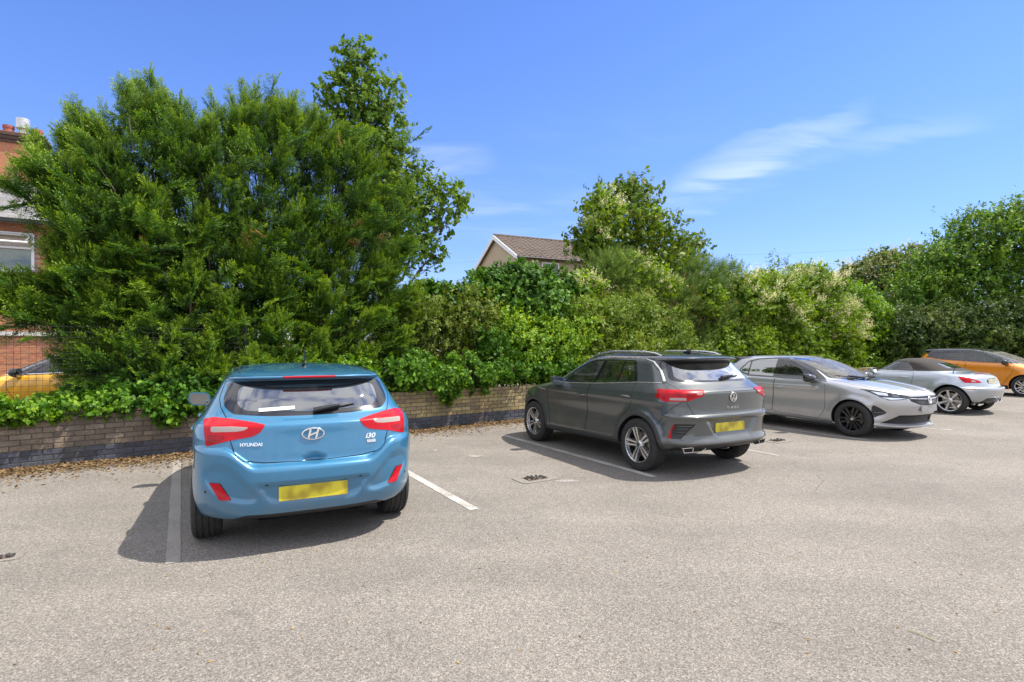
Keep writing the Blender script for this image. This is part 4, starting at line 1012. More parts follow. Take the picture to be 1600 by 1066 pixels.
def limbs(name, paths, m, parent):
    mb = MB()
    for pts, r0, r1 in paths: mb.tube(pts, [r0 + (r1 - r0) * i / (len(pts) - 1) for i in range(len(pts))], n=7)
    return mb.build(name, m, parent, smooth=True, fixn=False)
def wob(a, b, n=6, j=.08, sag=0):
    a, b = Vector(a), Vector(b); L = (b - a).length
    return [a.lerp(b, i / n) + Vector((rnd(-j, j), rnd(-j, j), rnd(-j, j) + sag * math.sin(PI * i / n))) * L * (0 if i in (0, n) else .5) for i in range(n + 1)]
def lump_points(lumps, dens, shell=(.55, 1.05), jitter=.18):
    """clusters over (and a little inside) the union of ellipsoids; uneven: lobes and gaps from a 3-D wave"""
    C = np.array([l[0] for l in lumps], float); Rr = np.array([l[1] for l in lumps], float); P, D = [], []
    for i in range(len(lumps)):
        area = 4 * PI * ((Rr[i, 0] * Rr[i, 1]) ** 1.6 + (Rr[i, 0] * Rr[i, 2]) ** 1.6 + (Rr[i, 1] * Rr[i, 2]) ** 1.6) ** (1 / 1.6) / 3 ** (1 / 1.6)
        n = int(area * dens); d = unit(RNG.normal(size=(n, 3))); u = RNG.uniform(shell[0] ** 2, shell[1] ** 2, n) ** .5
        ph = RNG.uniform(0, 6.28, 3); fr = 3.2 + 2 * RNG.random(3)
        lob = 1 + jitter * (np.sin(d[:, 0] * fr[0] * 2 + ph[0]) * np.sin(d[:, 1] * fr[1] * 2 + ph[1]) + .6 * np.sin(d[:, 2] * fr[2] * 2.3 + ph[2])) + RNG.normal(0, .05, n)
        p = C[i] + d * Rr[i] * (u * lob)[:, None]
        nd_ = unit(d / Rr[i])
        keep = np.ones(n, bool)
        for j in range(len(lumps)):
            if j != i: keep &= (((p - C[j]) / (Rr[j] * .72)) ** 2).sum(1) > 1
        P.append(p[keep]); D.append(nd_[keep])
    P = np.concatenate(P); D = np.concatenate(D); ok = P[:, 2] > .05
    return P[ok], D[ok]
def L_at(px, py, rx, rz, b=1.2, ry=None, Y=None):
    p = at(px, py, b) if Y is None else atY(px, py, Y); k = p.y / FPX
    return (tuple(p), (rx * k, (ry if ry else (rx + rz) / 2 * k * .9), rz * k))
def foliage(name, lumps, dens, tm, size, m, root, up=.5, out=1.0, rand=.5, shell=(.55, 1.05), jitter=.18, tint0=.40, tvar=.22, top=.0, sel=None, hang=0.0):
    P, D = lump_points(lumps, dens, shell, jitter)
    if sel is not None: k = sel(P, D); P, D = P[k], D[k]
    n = len(P); ax = D * out + np.array([0, 0, up]) + RNG.normal(size=(n, 3)) * rand - np.array([0, 0, hang])
    # clumps of lighter and darker leaf: whole shoots differ
    w = np.sin(P[:, 0] * 2.3 + 1) * np.sin(P[:, 1] * 2.1) + np.sin(P[:, 2] * 3.1 + P[:, 0])
    tint = tint0 + tvar * .35 * w + RNG.normal(0, tvar * .55, n)
    return instmesh(name, tm, P, ax, D + RNG.normal(size=(n, 3)) * .5, size * RNG.uniform(.65, 1.3, n), tint, m, root)
def plant_stems(root, lumps, base_r, m=TWIG, inset_=.35, n_per=3):
    paths = []
    for c, r in lumps:
        for k in range(n_per):
            b = Vector((c[0] + rnd(-.3, .3) * r[0], c[1] + rnd(-.3, .3) * r[1], 0)); e = Vector((c[0] + rnd(-.7, .7) * r[0], c[1] + rnd(-.6, .6) * r[1], c[2] + rnd(-.2, .75) * r[2]))
            paths.append((wob(b, e, 6, .12), base_r, base_r * .25))
    return tag(limbs('stem', paths, m, root), kind='stuff')
def thing_at(name, lumps, label, cat, group=None):
    c = lumps[0][0]; r = empty(name, (0, 0, 0)); tag(r, label, cat, group); return r
def rebase(root, x, y):
    """put the thing's origin at its own base"""
    root.location = (x, y, 0)
    for ch in root.children: ch.location = (ch.location[0] - x, ch.location[1] - y, ch.location[2])
MG = {
 'yew': leaf_mat('yew_needles', (.012, .040, .006), (.062, .140, .014), (.225, .335, .022), .32, .55),
 'ivy': leaf_mat('ivy_leaves', (.016, .055, .008), (.068, .165, .018), (.19, .34, .035), .25, .55, .18),
 'haw': leaf_mat('hawthorn_leaves', (.045, .070, .012), (.125, .175, .022), (.27, .31, .05), .3, .55),
 'lime': leaf_mat('privet_leaves', (.05, .12, .012), (.150, .285, .020), (.33, .45, .035), .35, .5),
 'creeper': leaf_mat('creeper_leaves', (.022, .075, .010), (.085, .205, .018), (.27, .42, .035), .3, .45),
 'ash': leaf_mat('tree_leaves', (.040, .080, .010), (.110, .185, .022), (.25, .31, .05), .35, .5),
 'syc': leaf_mat('sycamore_leaves', (.040, .085, .012), (.105, .195, .026), (.24, .33, .055), .4, .5),
 'gorse': leaf_mat('gorse_spines', (.045, .095, .016), (.130, .215, .036), (.27, .35, .06), .15, .6),
 'dry': leaf_mat('dry_heads', (.14, .065, .020), (.26, .145, .05), (.40, .29, .12), .2, .8),
 'bud': leaf_mat('bramble_leaves', (.06, .11, .014), (.165, .255, .03), (.33, .39, .07), .35, .5),
 'vine': leaf_mat('vine_leaves', (.050, .100, .012), (.155, .260, .022), (.32, .41, .05), .35, .5),
 'flower': leaf_mat('cream_blossom', (.62, .56, .27), (.78, .74, .42), (.86, .84, .60), .3, .8),
 'right': leaf_mat('elm_leaves', (.026, .075, .010), (.100, .205, .024), (.24, .36, .045), .32, .5),
 'under': leaf_mat('shaded_undergrowth_leaves', (.020, .045, .010), (.062, .110, .022), (.17, .20, .045), .3, .55),  # darker greens put the shade under the trees into the leaf colour
 'far': leaf_mat('old_vine_leaves', (.06, .095, .02), (.15, .21, .05), (.31, .31, .14), .25, .7),
}
# ---- the yew: upright plumes of feathery sprays round several trunks
def yew():
    root = empty('yew_tree', (0, 0, 0)); tag(root, 'large dark feathery yew tree filling the left behind the blue car', 'tree')
    F = yew_frond(6); tips = []
    skyline = [(66, 208), (78, 232), (112, 165), (135, 150), (165, 160), (205, 122), (232, 140), (258, 118), (285, 150), (318, 175), (345, 140), (372, 150), (403, 128), (430, 152), (452, 158), (480, 172), (505, 182), (535, 190), (570, 200), (600, 225), (625, 275)]
    for x, y in skyline:
        tips.append((x, y + (52 if x < 420 else 22), rnd(1.2, 2.4), rnd(75, 110)))
        for k in range(5): tips.append((x + rnd(-24, 24), y + rnd(14, 75), rnd(1.0, 2.4), -rnd(60, 110)))
    for x, y, b, h in ((52, 262, 1.2, 34), (88, 330, 1.1, 80), (96, 400, .9, 70), (8, 448, .9, 30), (36, 440, .9, 36), (70, 448, .8, 40), (14, 480, .8, 24), (46, 484, .7, 26), (80, 496, .7, 34), (108, 440, .8, 45), (92, 270, 1.3, 70), (30, 300, 1.0, 22), (110, 270, 1.2, 110), (150, 330, .9, 120), (120, 400, .7, 110), (180, 250, 1.2, 110), (200, 390, .8, 120), (240, 310, .8, 120), (160, 470, .5, 100), (230, 470, .5, 110), (290, 260, 1.2, 120), (320, 350, .7, 120), (300, 430, .4, 100),
                       (270, 540, .4, 90), (200, 545, .5, 80), (370, 280, 1.0, 120), (390, 390, .6, 110), (360, 480, .4, 100), (330, 545, .3, 80), (440, 250, 1.1, 110), (460, 340, .8, 120), (440, 430, .5, 100), (430, 515, .3, 80), (510, 290, 1.1, 110), (530, 380, .8, 110), (510, 460, .5, 100), (500, 540, .3, 80), (580, 330, 1.0, 110), (590, 420, .7, 100), (570, 500, .4, 90), (630, 390, 1.0, 80), (640, 460, .7, 80), (625, 530, .4, 80), (570, 560, .3, 60), (660, 500, .8, 60),
                       (140, 545, .5, 50), (400, 570, .2, 60), (470, 580, .2, 50), (340, 590, .3, 50), (270, 590, .4, 45)):
        tips.append((x, y, b, h))
    # deeper layer so that sky only shows through near the edge
    for x in range(118, 640, 34):
        for y in range(300, 600, 56): tips.append((x + rnd(-15, 15), y + rnd(-20, 20), rnd(1.6, 2.6), 95))
    base = [at(q, 600, 1.7) * Vector((1, 1, 0)) for q in (180, 300, 420, 520)]
    P, A, S, T, paths = [], [], [], [], []
    for x, y, b, h in tips:
        t = at(x, y, b); k = t.y / FPX; B0 = min(base, key=lambda q: (q - t).xy.length)
        thin = h < 0; h = abs(h); mid_x = base[1].x * .5 + base[2].x * .5; H = h * k; lean = Vector(((t.x - mid_x) * .20 + rnd(-.22, .22), (-.42 if b < 1 else rnd(-.2, .15)) * H * .6, 0))
        foot = t - Vector((lean.x * 1.2, lean.y, H)); axis = (t - foot).normalized(); H *= rnd(.7, 1.25); Rr = H * (.10 if thin else rnd(.26, .44))
        n = int(9 + H * 8) if thin else int(24 + H * 17)
        for i in range(n):
            u = random.random() ** .8; a = rnd(0, 2 * PI); s1 = axis.cross(Vector((1, .3, 0))).normalized(); s2 = axis.cross(s1)
            rad = s1 * math.cos(a) + s2 * math.sin(a); r = Rr * (1 - u) ** .75 * rnd(.25, 1.0)
            p = foot.lerp(t, u) + rad * r; d = axis * (.85 + .8 * u) + rad * (.85 - .5 * u) + Vector((0, 0, -.15 if u < .3 else .1))
            d = d + Vector((rnd(-.45, .45), rnd(-.45, .45), rnd(-.45, .3)))
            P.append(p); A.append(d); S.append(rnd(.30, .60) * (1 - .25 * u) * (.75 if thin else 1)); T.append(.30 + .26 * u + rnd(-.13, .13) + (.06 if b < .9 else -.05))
        for q in (.80, .92, 1.0):
            P.append(foot.lerp(t, q)); A.append(axis + Vector((rnd(-.2, .2), rnd(-.2, .2), 0))); S.append(rnd(.30, .46)); T.append(rnd(.5, .72))
        if H > .8 and random.random() < .75:
            mid = foot.lerp(t, .6); st = B0 + Vector((rnd(-.25, .25), rnd(-.15, .15), rnd(.3, .9)))
            paths.append((wob(st, foot, 5, .10) + [mid], .045, .008))
    # stray sprays that fill between the plumes, and some dead brown ones
    Pd, Ad = [], []
    for _ in range(1500):
        x, y = rnd(112, 645), rnd(215, 600)
        if y < 330 and (x < 170 and y < 330 - (x - 60) * .9 or random.random() < .72): continue
        if y > 505 and x < 150: continue
        low = y > 430
        p = at(x, y, rnd(.45, 1.5)); dx = (p.x - (base[1].x + base[2].x) / 2)
        d = Vector((dx * .12 + rnd(-.9, .9), rnd(-1.0, .1), rnd(.0, 1.0))) if not low else Vector((dx * .10 + rnd(-.9, .9), rnd(-1.2, -.3), rnd(-.1, .55)))
        if random.random() < .018: Pd.append(p); Ad.append(d)
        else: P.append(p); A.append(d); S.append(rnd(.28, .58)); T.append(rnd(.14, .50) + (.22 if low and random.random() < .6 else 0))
    instmesh('dead_spray', F, Pd, np.array(Ad), None, RNG.uniform(.2, .36, len(Pd)), RNG.uniform(.2, .7, len(Pd)), MG['dry'], root)
    for B0 in base: paths.append((wob(B0, B0 + Vector((rnd(-.4, .4), rnd(-.2, .2), 2.6)), 6, .06), .17, .06))
    limbs('trunk', paths, BARK, root)
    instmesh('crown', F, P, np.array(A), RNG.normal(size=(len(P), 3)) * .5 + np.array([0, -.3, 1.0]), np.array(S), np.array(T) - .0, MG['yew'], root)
    rebase(root, base[1].x, base[1].y)
yew()
def broad_tree(name, label, lumps, base, dens, tm, size, m, trunk_r, cat='tree', **kw):
    root = empty(name); tag(root, label, cat); B = Vector(base); paths = []
    top = max(lumps, key=lambda l: l[0][2])[0]; fork = B.lerp(Vector(top), .42); fork.x = B.x * .7 + fork.x * .3
    tr = wob(B, fork, 6, .05); paths.append((tr, trunk_r, trunk_r * .6))
    for c, r in lumps:
        e = Vector(c); st = tr[random.choice((3, 4, 5, 6))]; pts = wob(st, e, 6, .10, .05); paths.append((pts, trunk_r * .42, trunk_r * .09))
        for k in range(7):
            d = Vector((rnd(-1, 1), rnd(-1, 1), rnd(-.5, 1))).normalized(); q = pts[random.choice((3, 4, 5, 6))]
            paths.append((wob(q, e + Vector((d.x * r[0], d.y * r[1], d.z * r[2])) * .85, 4, .10), trunk_r * .11, trunk_r * .03))
    limbs('trunk', paths, BARK, root); foliage('crown', lumps, dens, tm, size, m, root, **kw); rebase(root, B.x, B.y); return root
palm = sprig('palm', 7, .42, .85); oval = sprig('oval', 9, .34, .62); ivyt = sprig('ivy', 8, .40, .85); ovs = sprig('oval', 12, .26, .60); heart = sprig('heart', 9, .32, .72); lanc = sprig('lance', 10, .42, .28); pin_ = pinnate()
# sycamore shoots rising out of and beside the yew
b_ = 2.6
lum = [L_at(*q, b=b_) for q in ((557, 92, 22, 30), (550, 124, 28, 26), (590, 145, 34, 28), (560, 178, 40, 32), (528, 160, 26, 30), (606, 195, 26, 28), (610, 240, 30, 32), (570, 225, 46, 34), (648, 275, 22, 22), (690, 300, 32, 22), (722, 318, 16, 14), (655, 330, 30, 28), (695, 345, 20, 18), (640, 385, 36, 30), (676, 400, 16, 24), (610, 300, 40, 40))]
broad_tree('sycamore_tree', 'loose sycamore with lobed leaves rising above the right edge of the yew', lum, at(600, 600, b_) * Vector((1, 1, 0)), 56, palm, .23, MG['syc'], .10, rand=.7, shell=(.2, 1.1), jitter=.30, tint0=.42)
# ivy mound under the tiled house
lum = [L_at(*q, b=1.9) for q in ((800, 482, 80, 56), (740, 490, 56, 42), (866, 478, 56, 44), (812, 446, 44, 30), (772, 456, 40, 26), (760, 530, 70, 50), (850, 540, 60, 50), (700, 482, 50, 34), (905, 482, 36, 34), (660, 480, 45, 34))]
r = thing_at('ivy_mound', lum, 'dense rounded mound of dark green ivy in front of the tiled house', 'shrub')
foliage('foliage', lum, 160, ivyt, .22, MG['ivy'], r, up=.35, rand=.55, jitter=.16, tint0=.40, tvar=.24); plant_stems(r, lum, .03); rebase(r, lum[0][0][0], lum[0][0][1])
# olive-brown thorn bush
lum = [L_at(*q, b=1.15) for q in ((690, 525, 55, 50), (738, 498, 48, 40), (655, 505, 40, 45), (700, 570, 60, 35), (745, 560, 45, 40), (640, 560, 40, 40))]
r = thing_at('thorn_bush', lum, 'olive brown twiggy thorn bush between the yew and the ivy mound', 'shrub')
foliage('foliage', lum, 105, ovs, .23, MG['haw'], r, up=.3, rand=.8, jitter=.28, tint0=.42, shell=(.45, 1.15)); plant_stems(r, lum, .022, n_per=9); rebase(r, lum[0][0][0], lum[0][0][1])
# lime privet
lum = [L_at(*q, b=.85) for q in ((818, 548, 50, 32), (868, 545, 42, 36), (795, 520, 36, 28), (898, 520, 32, 30), (845, 520, 36, 24), (765, 570, 34, 22), (850, 575, 44, 20))]
r = thing_at('privet_bush', lum, 'bright lime green privet bush leaning over the wall left of the dark crossover', 'shrub')
foliage('foliage', lum, 170, oval, .19, MG['lime'], r, up=.6, rand=.6, jitter=.25, tint0=.45, tvar=.25); plant_stems(r, lum, .02, n_per=4); rebase(r, lum[0][0][0], lum[0][0][1])
# middle tree behind the hedge
b_ = 2.7
lum = [L_at(*q, b=b_) for q in ((975, 335, 46, 40), (1000, 310, 26, 24), (945, 325, 32, 26), (985, 300, 14, 14), (1015, 365, 46, 36), (945, 385, 46, 36), (915, 375, 22, 24), (1062, 388, 22, 18), (1088, 382, 14, 13), (1038, 410, 40, 30), (985, 420, 60, 34), (1080, 412, 16, 20))]
broad_tree('field_maple_tree', 'medium broadleaf tree with pale vine blossom standing behind the dark crossover', lum, at(990, 600, b_) * Vector((1, 1, 0)), 46, palm, .27, MG['ash'], .12, rand=.8, jitter=.34, shell=(.3, 1.18), tint0=.40, tvar=.30)
lum2 = [L_at(*q, b=b_ - .5) for q in ((945, 335, 26, 34), (935, 370, 24, 24), (1010, 345, 20, 22))]
# gorse
gl = [L_at(*q, b=1.5) for q in ((955, 425, 42, 30), (1092, 440, 42, 36), (1045, 470, 46, 36), (1015, 525, 44, 40), (1100, 495, 46, 40), (1132, 520, 40, 44), (1070, 545, 46, 34), (1150, 480, 32, 36), (1000, 450, 40, 30), (1135, 440, 28, 26))]
r = thing_at('gorse_bush', gl, 'spiky blue green gorse bush with dry brown patches above the dark crossover', 'shrub')
foliage('foliage', gl, 120, spike(), .30, MG['gorse'], r, up=.8, rand=.4, jitter=.25, tint0=.42, shell=(.5, 1.08)); 
foliage('dry_growth', gl[2:8], 14, spike(), .26, MG['dry'], r, up=.3, rand=.7, jitter=.2, tint0=.3, shell=(.6, 1.0)); plant_stems(r, gl, .025, n_per=4); rebase(r, gl[0][0][0], gl[0][0][1])
# bramble and butterfly bush
bl = [L_at(*q, b=1.0) for q in ((940, 505, 42, 36), (985, 498, 42, 36), (905, 498, 32, 30), (960, 545, 56, 32), (1010, 560, 40, 26), (920, 560, 46, 26), (1040, 520, 30, 30), (1060, 560, 40, 24))]
r = thing_at('butterfly_bush', bl, 'yellow green butterfly bush with browned flower heads above the dark crossover roof', 'shrub')
foliage('foliage', bl, 170, lanc, .25, MG['bud'], r, up=.6, rand=.6, jitter=.28, tint0=.42, shell=(.45, 1.12)); foliage('flower_head', bl, 9, panicle(), .20, MG['dry'], r, up=1, rand=.5, tint0=.5, shell=(.95, 1.15)); plant_stems(r, bl, .018, n_per=5); rebase(r, bl[0][0][0], bl[0][0][1])
def clump(P, D):
    w = np.sin(P[:, 0] * 4.1 + 2) * np.sin(P[:, 2] * 4.7 + P[:, 1] * 2.2) + .5 * np.sin(P[:, 0] * 9 + P[:, 2] * 7)
    return (w > .28) & (D[:, 2] > -.35)
# russian vine mass with cream blossom
vl = [L_at(*q, b=1.0) for q in ((1205, 500, 54, 44), (1262, 492, 56, 42), (1300, 512, 46, 46), (1160, 535, 42, 36), (1230, 548, 60, 32), (1200, 458, 52, 30), (1262, 448, 46, 28), (1160, 470, 40, 34), (1290, 560, 50, 30), (1180, 575, 60, 24), (1120, 545, 34, 30), (1100, 470, 26, 22))]
r = thing_at('russian_vine', vl, 'sprawling climber dotted with cream blossom behind the silver hatchback', 'climber')
foliage('foliage', vl, 140, heart, .25, MG['vine'], r, up=.3, rand=.7, jitter=.24, tint0=.40, tvar=.25)
foliage('blossom', vl[:3] + vl[5:8], 100, panicle(), .26, MG['flower'], r, up=.8, rand=.5, tint0=.5, shell=(.96, 1.10), jitter=.24, sel=clump); plant_stems(r, vl, .02, n_per=4); rebase(r, vl[0][0][0], vl[0][0][1])
wl = [L_at(*q, b=1.2) for q in ((1015, 436, 34, 18), (985, 415, 22, 16), (915, 450, 24, 20), (1040, 450, 26, 14))] + lum2
r = thing_at('russian_vine', wl, 'cream flowering climber trailing through the middle tree and gorse', 'climber')
foliage('foliage', wl, 60, heart, .26, MG['vine'], r, up=.4, rand=.7, jitter=.25, tint0=.5); foliage('blossom', wl, 70, panicle(), .24, MG['flower'], r, up=.8, rand=.5, tint0=.5, shell=(.9, 1.12), sel=clump); plant_stems(r, wl[:4], .012, n_per=2); rebase(r, wl[0][0][0], wl[0][0][1])
# fresh green elder at the end of the hedge
el = [L_at(*q, b=.9) for q in ((1345, 505, 40, 44), (1355, 545, 38, 36), (1320, 470, 36, 26), (1335, 575, 40, 24), (1375, 530, 24, 40))]
r = thing_at('elder_bush', el, 'fresh green elder bush at the end of the hedge beside the pale convertible', 'shrub')
foliage('foliage', el, 95, oval, .32, MG['lime'], r, up=.3, rand=.7, jitter=.25, tint0=.28, tvar=.25); plant_stems(r, el, .02, n_per=4); rebase(r, el[0][0][0], el[0][0][1])
# tall shoots on the skyline
sl_ = []
for x, y, h in ((1142, 405, 60), (1150, 415, 50), (1205, 395, 65), (1212, 408, 50), (1228, 405, 52), (1252, 415, 45), (1270, 418, 46), (1185, 425, 30), (1122, 425, 36), (1238, 425, 30)): sl_.append((at(x, y + h, 1.8), at(x + rnd(-5, 5), y, 1.8)))
r = empty('butterfly_bush'); tag(r, 'tall thin leafy shoots standing against the sky above the cream blossomed climber', 'shrub'); P, A = [], []
for a, b in sl_:
    for t in np.linspace(.15, 1, 15):
        p = a.lerp(b, t)
        for k in range(2): P.append(p); A.append(Vector((rnd(-1, 1), rnd(-1, 1), .7)))
instmesh('foliage', sprig('lance', 5, .5, .3), P, np.array(A), None, RNG.uniform(.16, .30, len(P)), RNG.uniform(.2, .5, len(P)), MG['ash'], r); tag(limbs('stem', [(wob(a * Vector((1, 1, 0)), a, 4, .03) + wob(a, b, 4, .05)[1:], .014, .004) for a, b in sl_], TWIG, r), kind='stuff'); rebase(r, sl_[0][0].x, sl_[0][0].y)
# far vine-smothered bank
fl_ = [L_at(q[0], q[1] + 20, *q[2:], Y=31) for q in ((1335, 425, 36, 26), (1375, 408, 42, 30), (1425, 400, 44, 30), (1312, 450, 40, 26), (1395, 450, 60, 36), (1460, 420, 40, 40), (1290, 470, 36, 30), (1350, 480, 60, 40), (1440, 480, 60, 40), (1230, 490, 60, 40), (1160, 500, 60, 40))]
r = thing_at('overgrown_hedge', fl_, 'far hedge smothered in faded pinkish climber behind the right hand tree', 'hedge')
foliage('foliage', fl_, 34, heart, .46, MG['far'], r, up=.4, rand=.7, jitter=.2, tint0=.42, tvar=.28); foliage('blossom', fl_[:7], 6, panicle(), .45, MG['flower'], r, up=.8, rand=.5, tint0=.15, shell=(.95, 1.1)); plant_stems(r, fl_, .03, n_per=2); rebase(r, fl_[0][0][0], fl_[0][0][1])
# right-hand tree
rl = [L_at(q[0], q[1] + (24 if q[1] < 440 else 8), *q[2:], Y=26) for q in ((1540, 345, 52, 36), (1590, 365, 50, 55), (1500, 380, 50, 38), (1462, 415, 46, 36), (1560, 430, 70, 52), (1505, 455, 60, 44), (1440, 465, 46, 40), (1620, 330, 50, 36), (1615, 450, 56, 60), (1575, 322, 26, 20), (1520, 325, 22, 16), (1660, 400, 70, 90), (1420, 500, 40, 40), (1480, 505, 50, 36), (1560, 500, 60, 40))]
broad_tree('elm_tree', 'big green broadleaf tree with arching top shoots at the right edge', rl, atY(1570, 600, 26) * Vector((1, 1, 0)), 52, oval, .34, MG['right'], .22, rand=.8, jitter=.34, shell=(.4, 1.18), tint0=.44, tvar=.30)
sh_ = [(atY(x, y, 26), atY(x2, y2, 26)) for x, y, x2, y2 in ((1545, 340, 1520, 300), (1560, 335, 1550, 292), (1580, 330, 1600, 298), (1520, 345, 1488, 322), (1500, 370, 1470, 348), (1480, 385, 1450, 366), (1600, 330, 1580, 300))]
r = empty('elm_shoots'); bpy.data.objects.remove(r)
# shaded undergrowth behind the orange car
ul = [L_at(*q, Y=24) for q in ((1405, 530, 46, 40), (1460, 525, 52, 42), (1525, 525, 56, 44), (1590, 520, 50, 48), (1650, 520, 60, 50), (1420, 575, 60, 26), (1500, 575, 70, 26), (1600, 575, 80, 26))]
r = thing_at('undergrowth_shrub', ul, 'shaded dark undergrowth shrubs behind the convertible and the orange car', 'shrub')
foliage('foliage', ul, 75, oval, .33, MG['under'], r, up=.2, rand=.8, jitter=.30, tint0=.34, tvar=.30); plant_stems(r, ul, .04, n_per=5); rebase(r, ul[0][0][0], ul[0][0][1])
# ivy over the wall: right part hanging, left part along the coping
def wall_ivy(specs, label, dens, mat, size=.20, hang=.5):
    l = [L_at(*q[:4], b=q[4], ry=.22) for q in specs]; r = thing_at('wall_ivy', l, label, 'ivy', None)
    foliage('foliage', l, dens, ivyt, size, mat, r, up=0, rand=.55, hang=hang, jitter=.22, tint0=.42, tvar=.28, shell=(.5, 1.08), sel=lambda P, D: np.sin(P[:, 0] * 5.3 + P[:, 1] * 4.1) + .7 * np.sin(P[:, 0] * 13 + P[:, 2] * 9) + .5 * np.sin(P[:, 2] * 21 + P[:, 1] * 17) > -.75)
    tag(limbs('stem', [(wob(Vector(c) + Vector((rnd(-.2, .2), .1, .2)), Vector(c) + Vector((rnd(-.4, .4), -.05, -rr[2] * .9)), 4, .1), .008, .003) for c, rr in l for _ in range(2)], TWIG, r), kind='stuff'); rebase(r, l[0][0][0], l[0][0][1])
wall_ivy([(606, 588, 32, 26, .12), (645, 588, 34, 18, .10), (690, 592, 36, 15, .08), (700, 606, 13, 15, .02), (688, 612, 8, 10, .0), (735, 586, 36, 18, .08), (748, 600, 12, 12, .02), (785, 582, 34, 13, .1), (830, 582, 36, 10, .15), (655, 572, 26, 22, .35), (770, 552, 24, 34, .4), (720, 566, 22, 14, .3), (880, 584, 40, 14, .3), (1000, 582, 50, 12, .3)], 'glossy ivy spilling over the yellow brick wall between the two nearest cars', 900, MG['ivy'], .135)
wall_ivy([(18, 648, 40, 5, .15), (70, 641, 40, 8, .2), (120, 635, 40, 10, .22), (165, 632, 40, 12, .2), (212, 636, 34, 10, .15), (255, 626, 36, 18, .12), (268, 646, 9, 11, .0), (300, 626, 36, 18, .15), (335, 612, 36, 22, .25), (110, 626, 36, 8, .4), (180, 616, 50, 12, .4), (400, 600, 60, 30, .3), (470, 598, 60, 30, .3), (540, 598, 50, 30, .25), (-40, 640, 50, 14, .15)], 'bright green ivy along the top of the wall left of the blue car', 800, MG['creeper'], .135, .15)
wall_ivy([(140, 612, 40, 10, .55), (200, 602, 50, 16, .5), (260, 596, 50, 22, .45)], 'darker ivy growing through the wire fence under the yew', 700, MG['ivy'], .14, -.2)
# weeds at the wall foot
for (px, py, s_, lab) in ((226, 702, .16, 'tuft of green weed at the foot of the wall beside the blue car'), (62, 716, .07, 'tiny weed sprouting at the foot of the wall far left')):
    g = gxy(px, py); r = empty('weed', (g[0], g[1], 0)); tag(r, lab, 'weed'); n = 26 if s_ > .1 else 9
    instmesh('leaf', sprig('lance', 4, .7, .16), RNG.normal(0, s_ * .35, (n, 3)) * [1, .5, 0], RNG.normal(0, .8, (n, 3)) + [0, 0, 1.0], None, RNG.uniform(.5, 1, n) * s_, RNG.uniform(.2, .6, n), MG['haw'], r)
# ---- leaf litter along the wall foot
def litter():
    n = 34000; s = np.r_[RNG.uniform(-9.6, 2.5, 28000), RNG.uniform(2.5, 16, 6000)]; w = np.abs(RNG.normal(0, .20 + .07 * (s < -5), n)) + .01 + .13 * (np.sin(s * 1.7) + np.sin(s * .63 + 1)) * RNG.random(n).clip(.3)
    far = RNG.random(n) < .10; w = np.where(far, w + RNG.random(n) * .9, np.abs(w)); w = np.abs(w)
    P = np.array([tuple(wall_pt(a, -b)) for a, b in zip(s, w)]); P[:, 2] = .006 + RNG.random(n) * .02 * np.exp(-w * 4)
    ax = RNG.normal(size=(n, 3)) * [1, 1, .18]; up = RNG.normal(size=(n, 3)) * .35 + [0, 0, 1]
    t = []
    for _ in range(4):
        q = Tmpl(); leafpoly(q, (0, 0, 0), (1, 0, 0), (0, 1, 0), 1, .62, rnd(-.2, .2), 'oval'); t.append(q)
    o = instmesh('leaf_litter', t, P, ax, up, RNG.uniform(.02, .06, n), RNG.uniform(.0, .8, n), leaf_mat('leaf_litter_brown', (.11, .070, .036), (.22, .145, .070), (.36, .27, .15), .1, .85), None); tag(o, kind='stuff')
litter()
def crumbs():
    n = 260; P = np.array([(*gxy(rnd(-100, 1700), 560 + 480 * random.random() ** 1.4), .004) for _ in range(n)]); t = []
    for _ in range(3):
        q = Tmpl(); leafpoly(q, (0, 0, 0), (1, 0, 0), (0, 1, 0), 1, .6, rnd(-.2, .2), 'oval'); t.append(q)
    tag(instmesh('scattered_leaves', t, P, RNG.normal(size=(n, 3)) * [1, 1, .1], RNG.normal(size=(n, 3)) * .3 + [0, 0, 1], RNG.uniform(.012, .03, n), RNG.uniform(.2, 1, n), MG['dry'], None), kind='stuff')
crumbs()
a, b = gxy(1418, 986), gxy(1462, 1003)
tag(MB().tube([(a[0], a[1], .006), ((a[0] + b[0]) / 2, (a[1] + b[1]) / 2 + .01, .012), (b[0], b[1], .005)], .003, n=5).build('dry_straw', pbr('straw', (.5, .42, .25), .8)), 'dry pale straw lying on the tarmac in the right foreground', 'straw')

# ------------------------------------------------------------------ the cars
P_BLUE = paint('blue_metallic_paint', (.030, .178, .330), .32, .32, .35)
P_GREY = paint('dark_grey_metallic_paint', (.088, .097, .098), .5, .33, .35)
P_SILV = paint('silver_grey_metallic_paint', (.46, .46, .465), .6, .32, .35)
P_PALE = paint('pale_silver_paint', (.42, .455, .49), .65, .30, .25)
P_ORAN = paint('orange_metallic_paint', (.70, .24, .012), .15, .32, .25)
P_YELL = paint('yellow_metallic_paint', (.86, .42, .010), .0, .32, .2)
P_DARK = paint('black_roof_paint', (.02, .02, .022), .3, .28, .45)
def axle_pose(ax, deg, a): 
    t = R(deg); return (ax[0] - a * math.cos(t), ax[1] - a * math.sin(t), 0), t
def side_glass(car, root, outline, panes, m_panes, trim_m, shell_off=True, name='side_window'):
    for side in (1, -1):
        tb = car.take(outline, 'side', side)
        for poly, m in zip(panes, m_panes):
            g = car.take(poly, 'side', side, bm=tb, off=-.002); 
            if len(g.faces): car.emit(g, name, m, root)
            else: g.free()
        car.emit(tb, 'window_surround', trim_m, root)
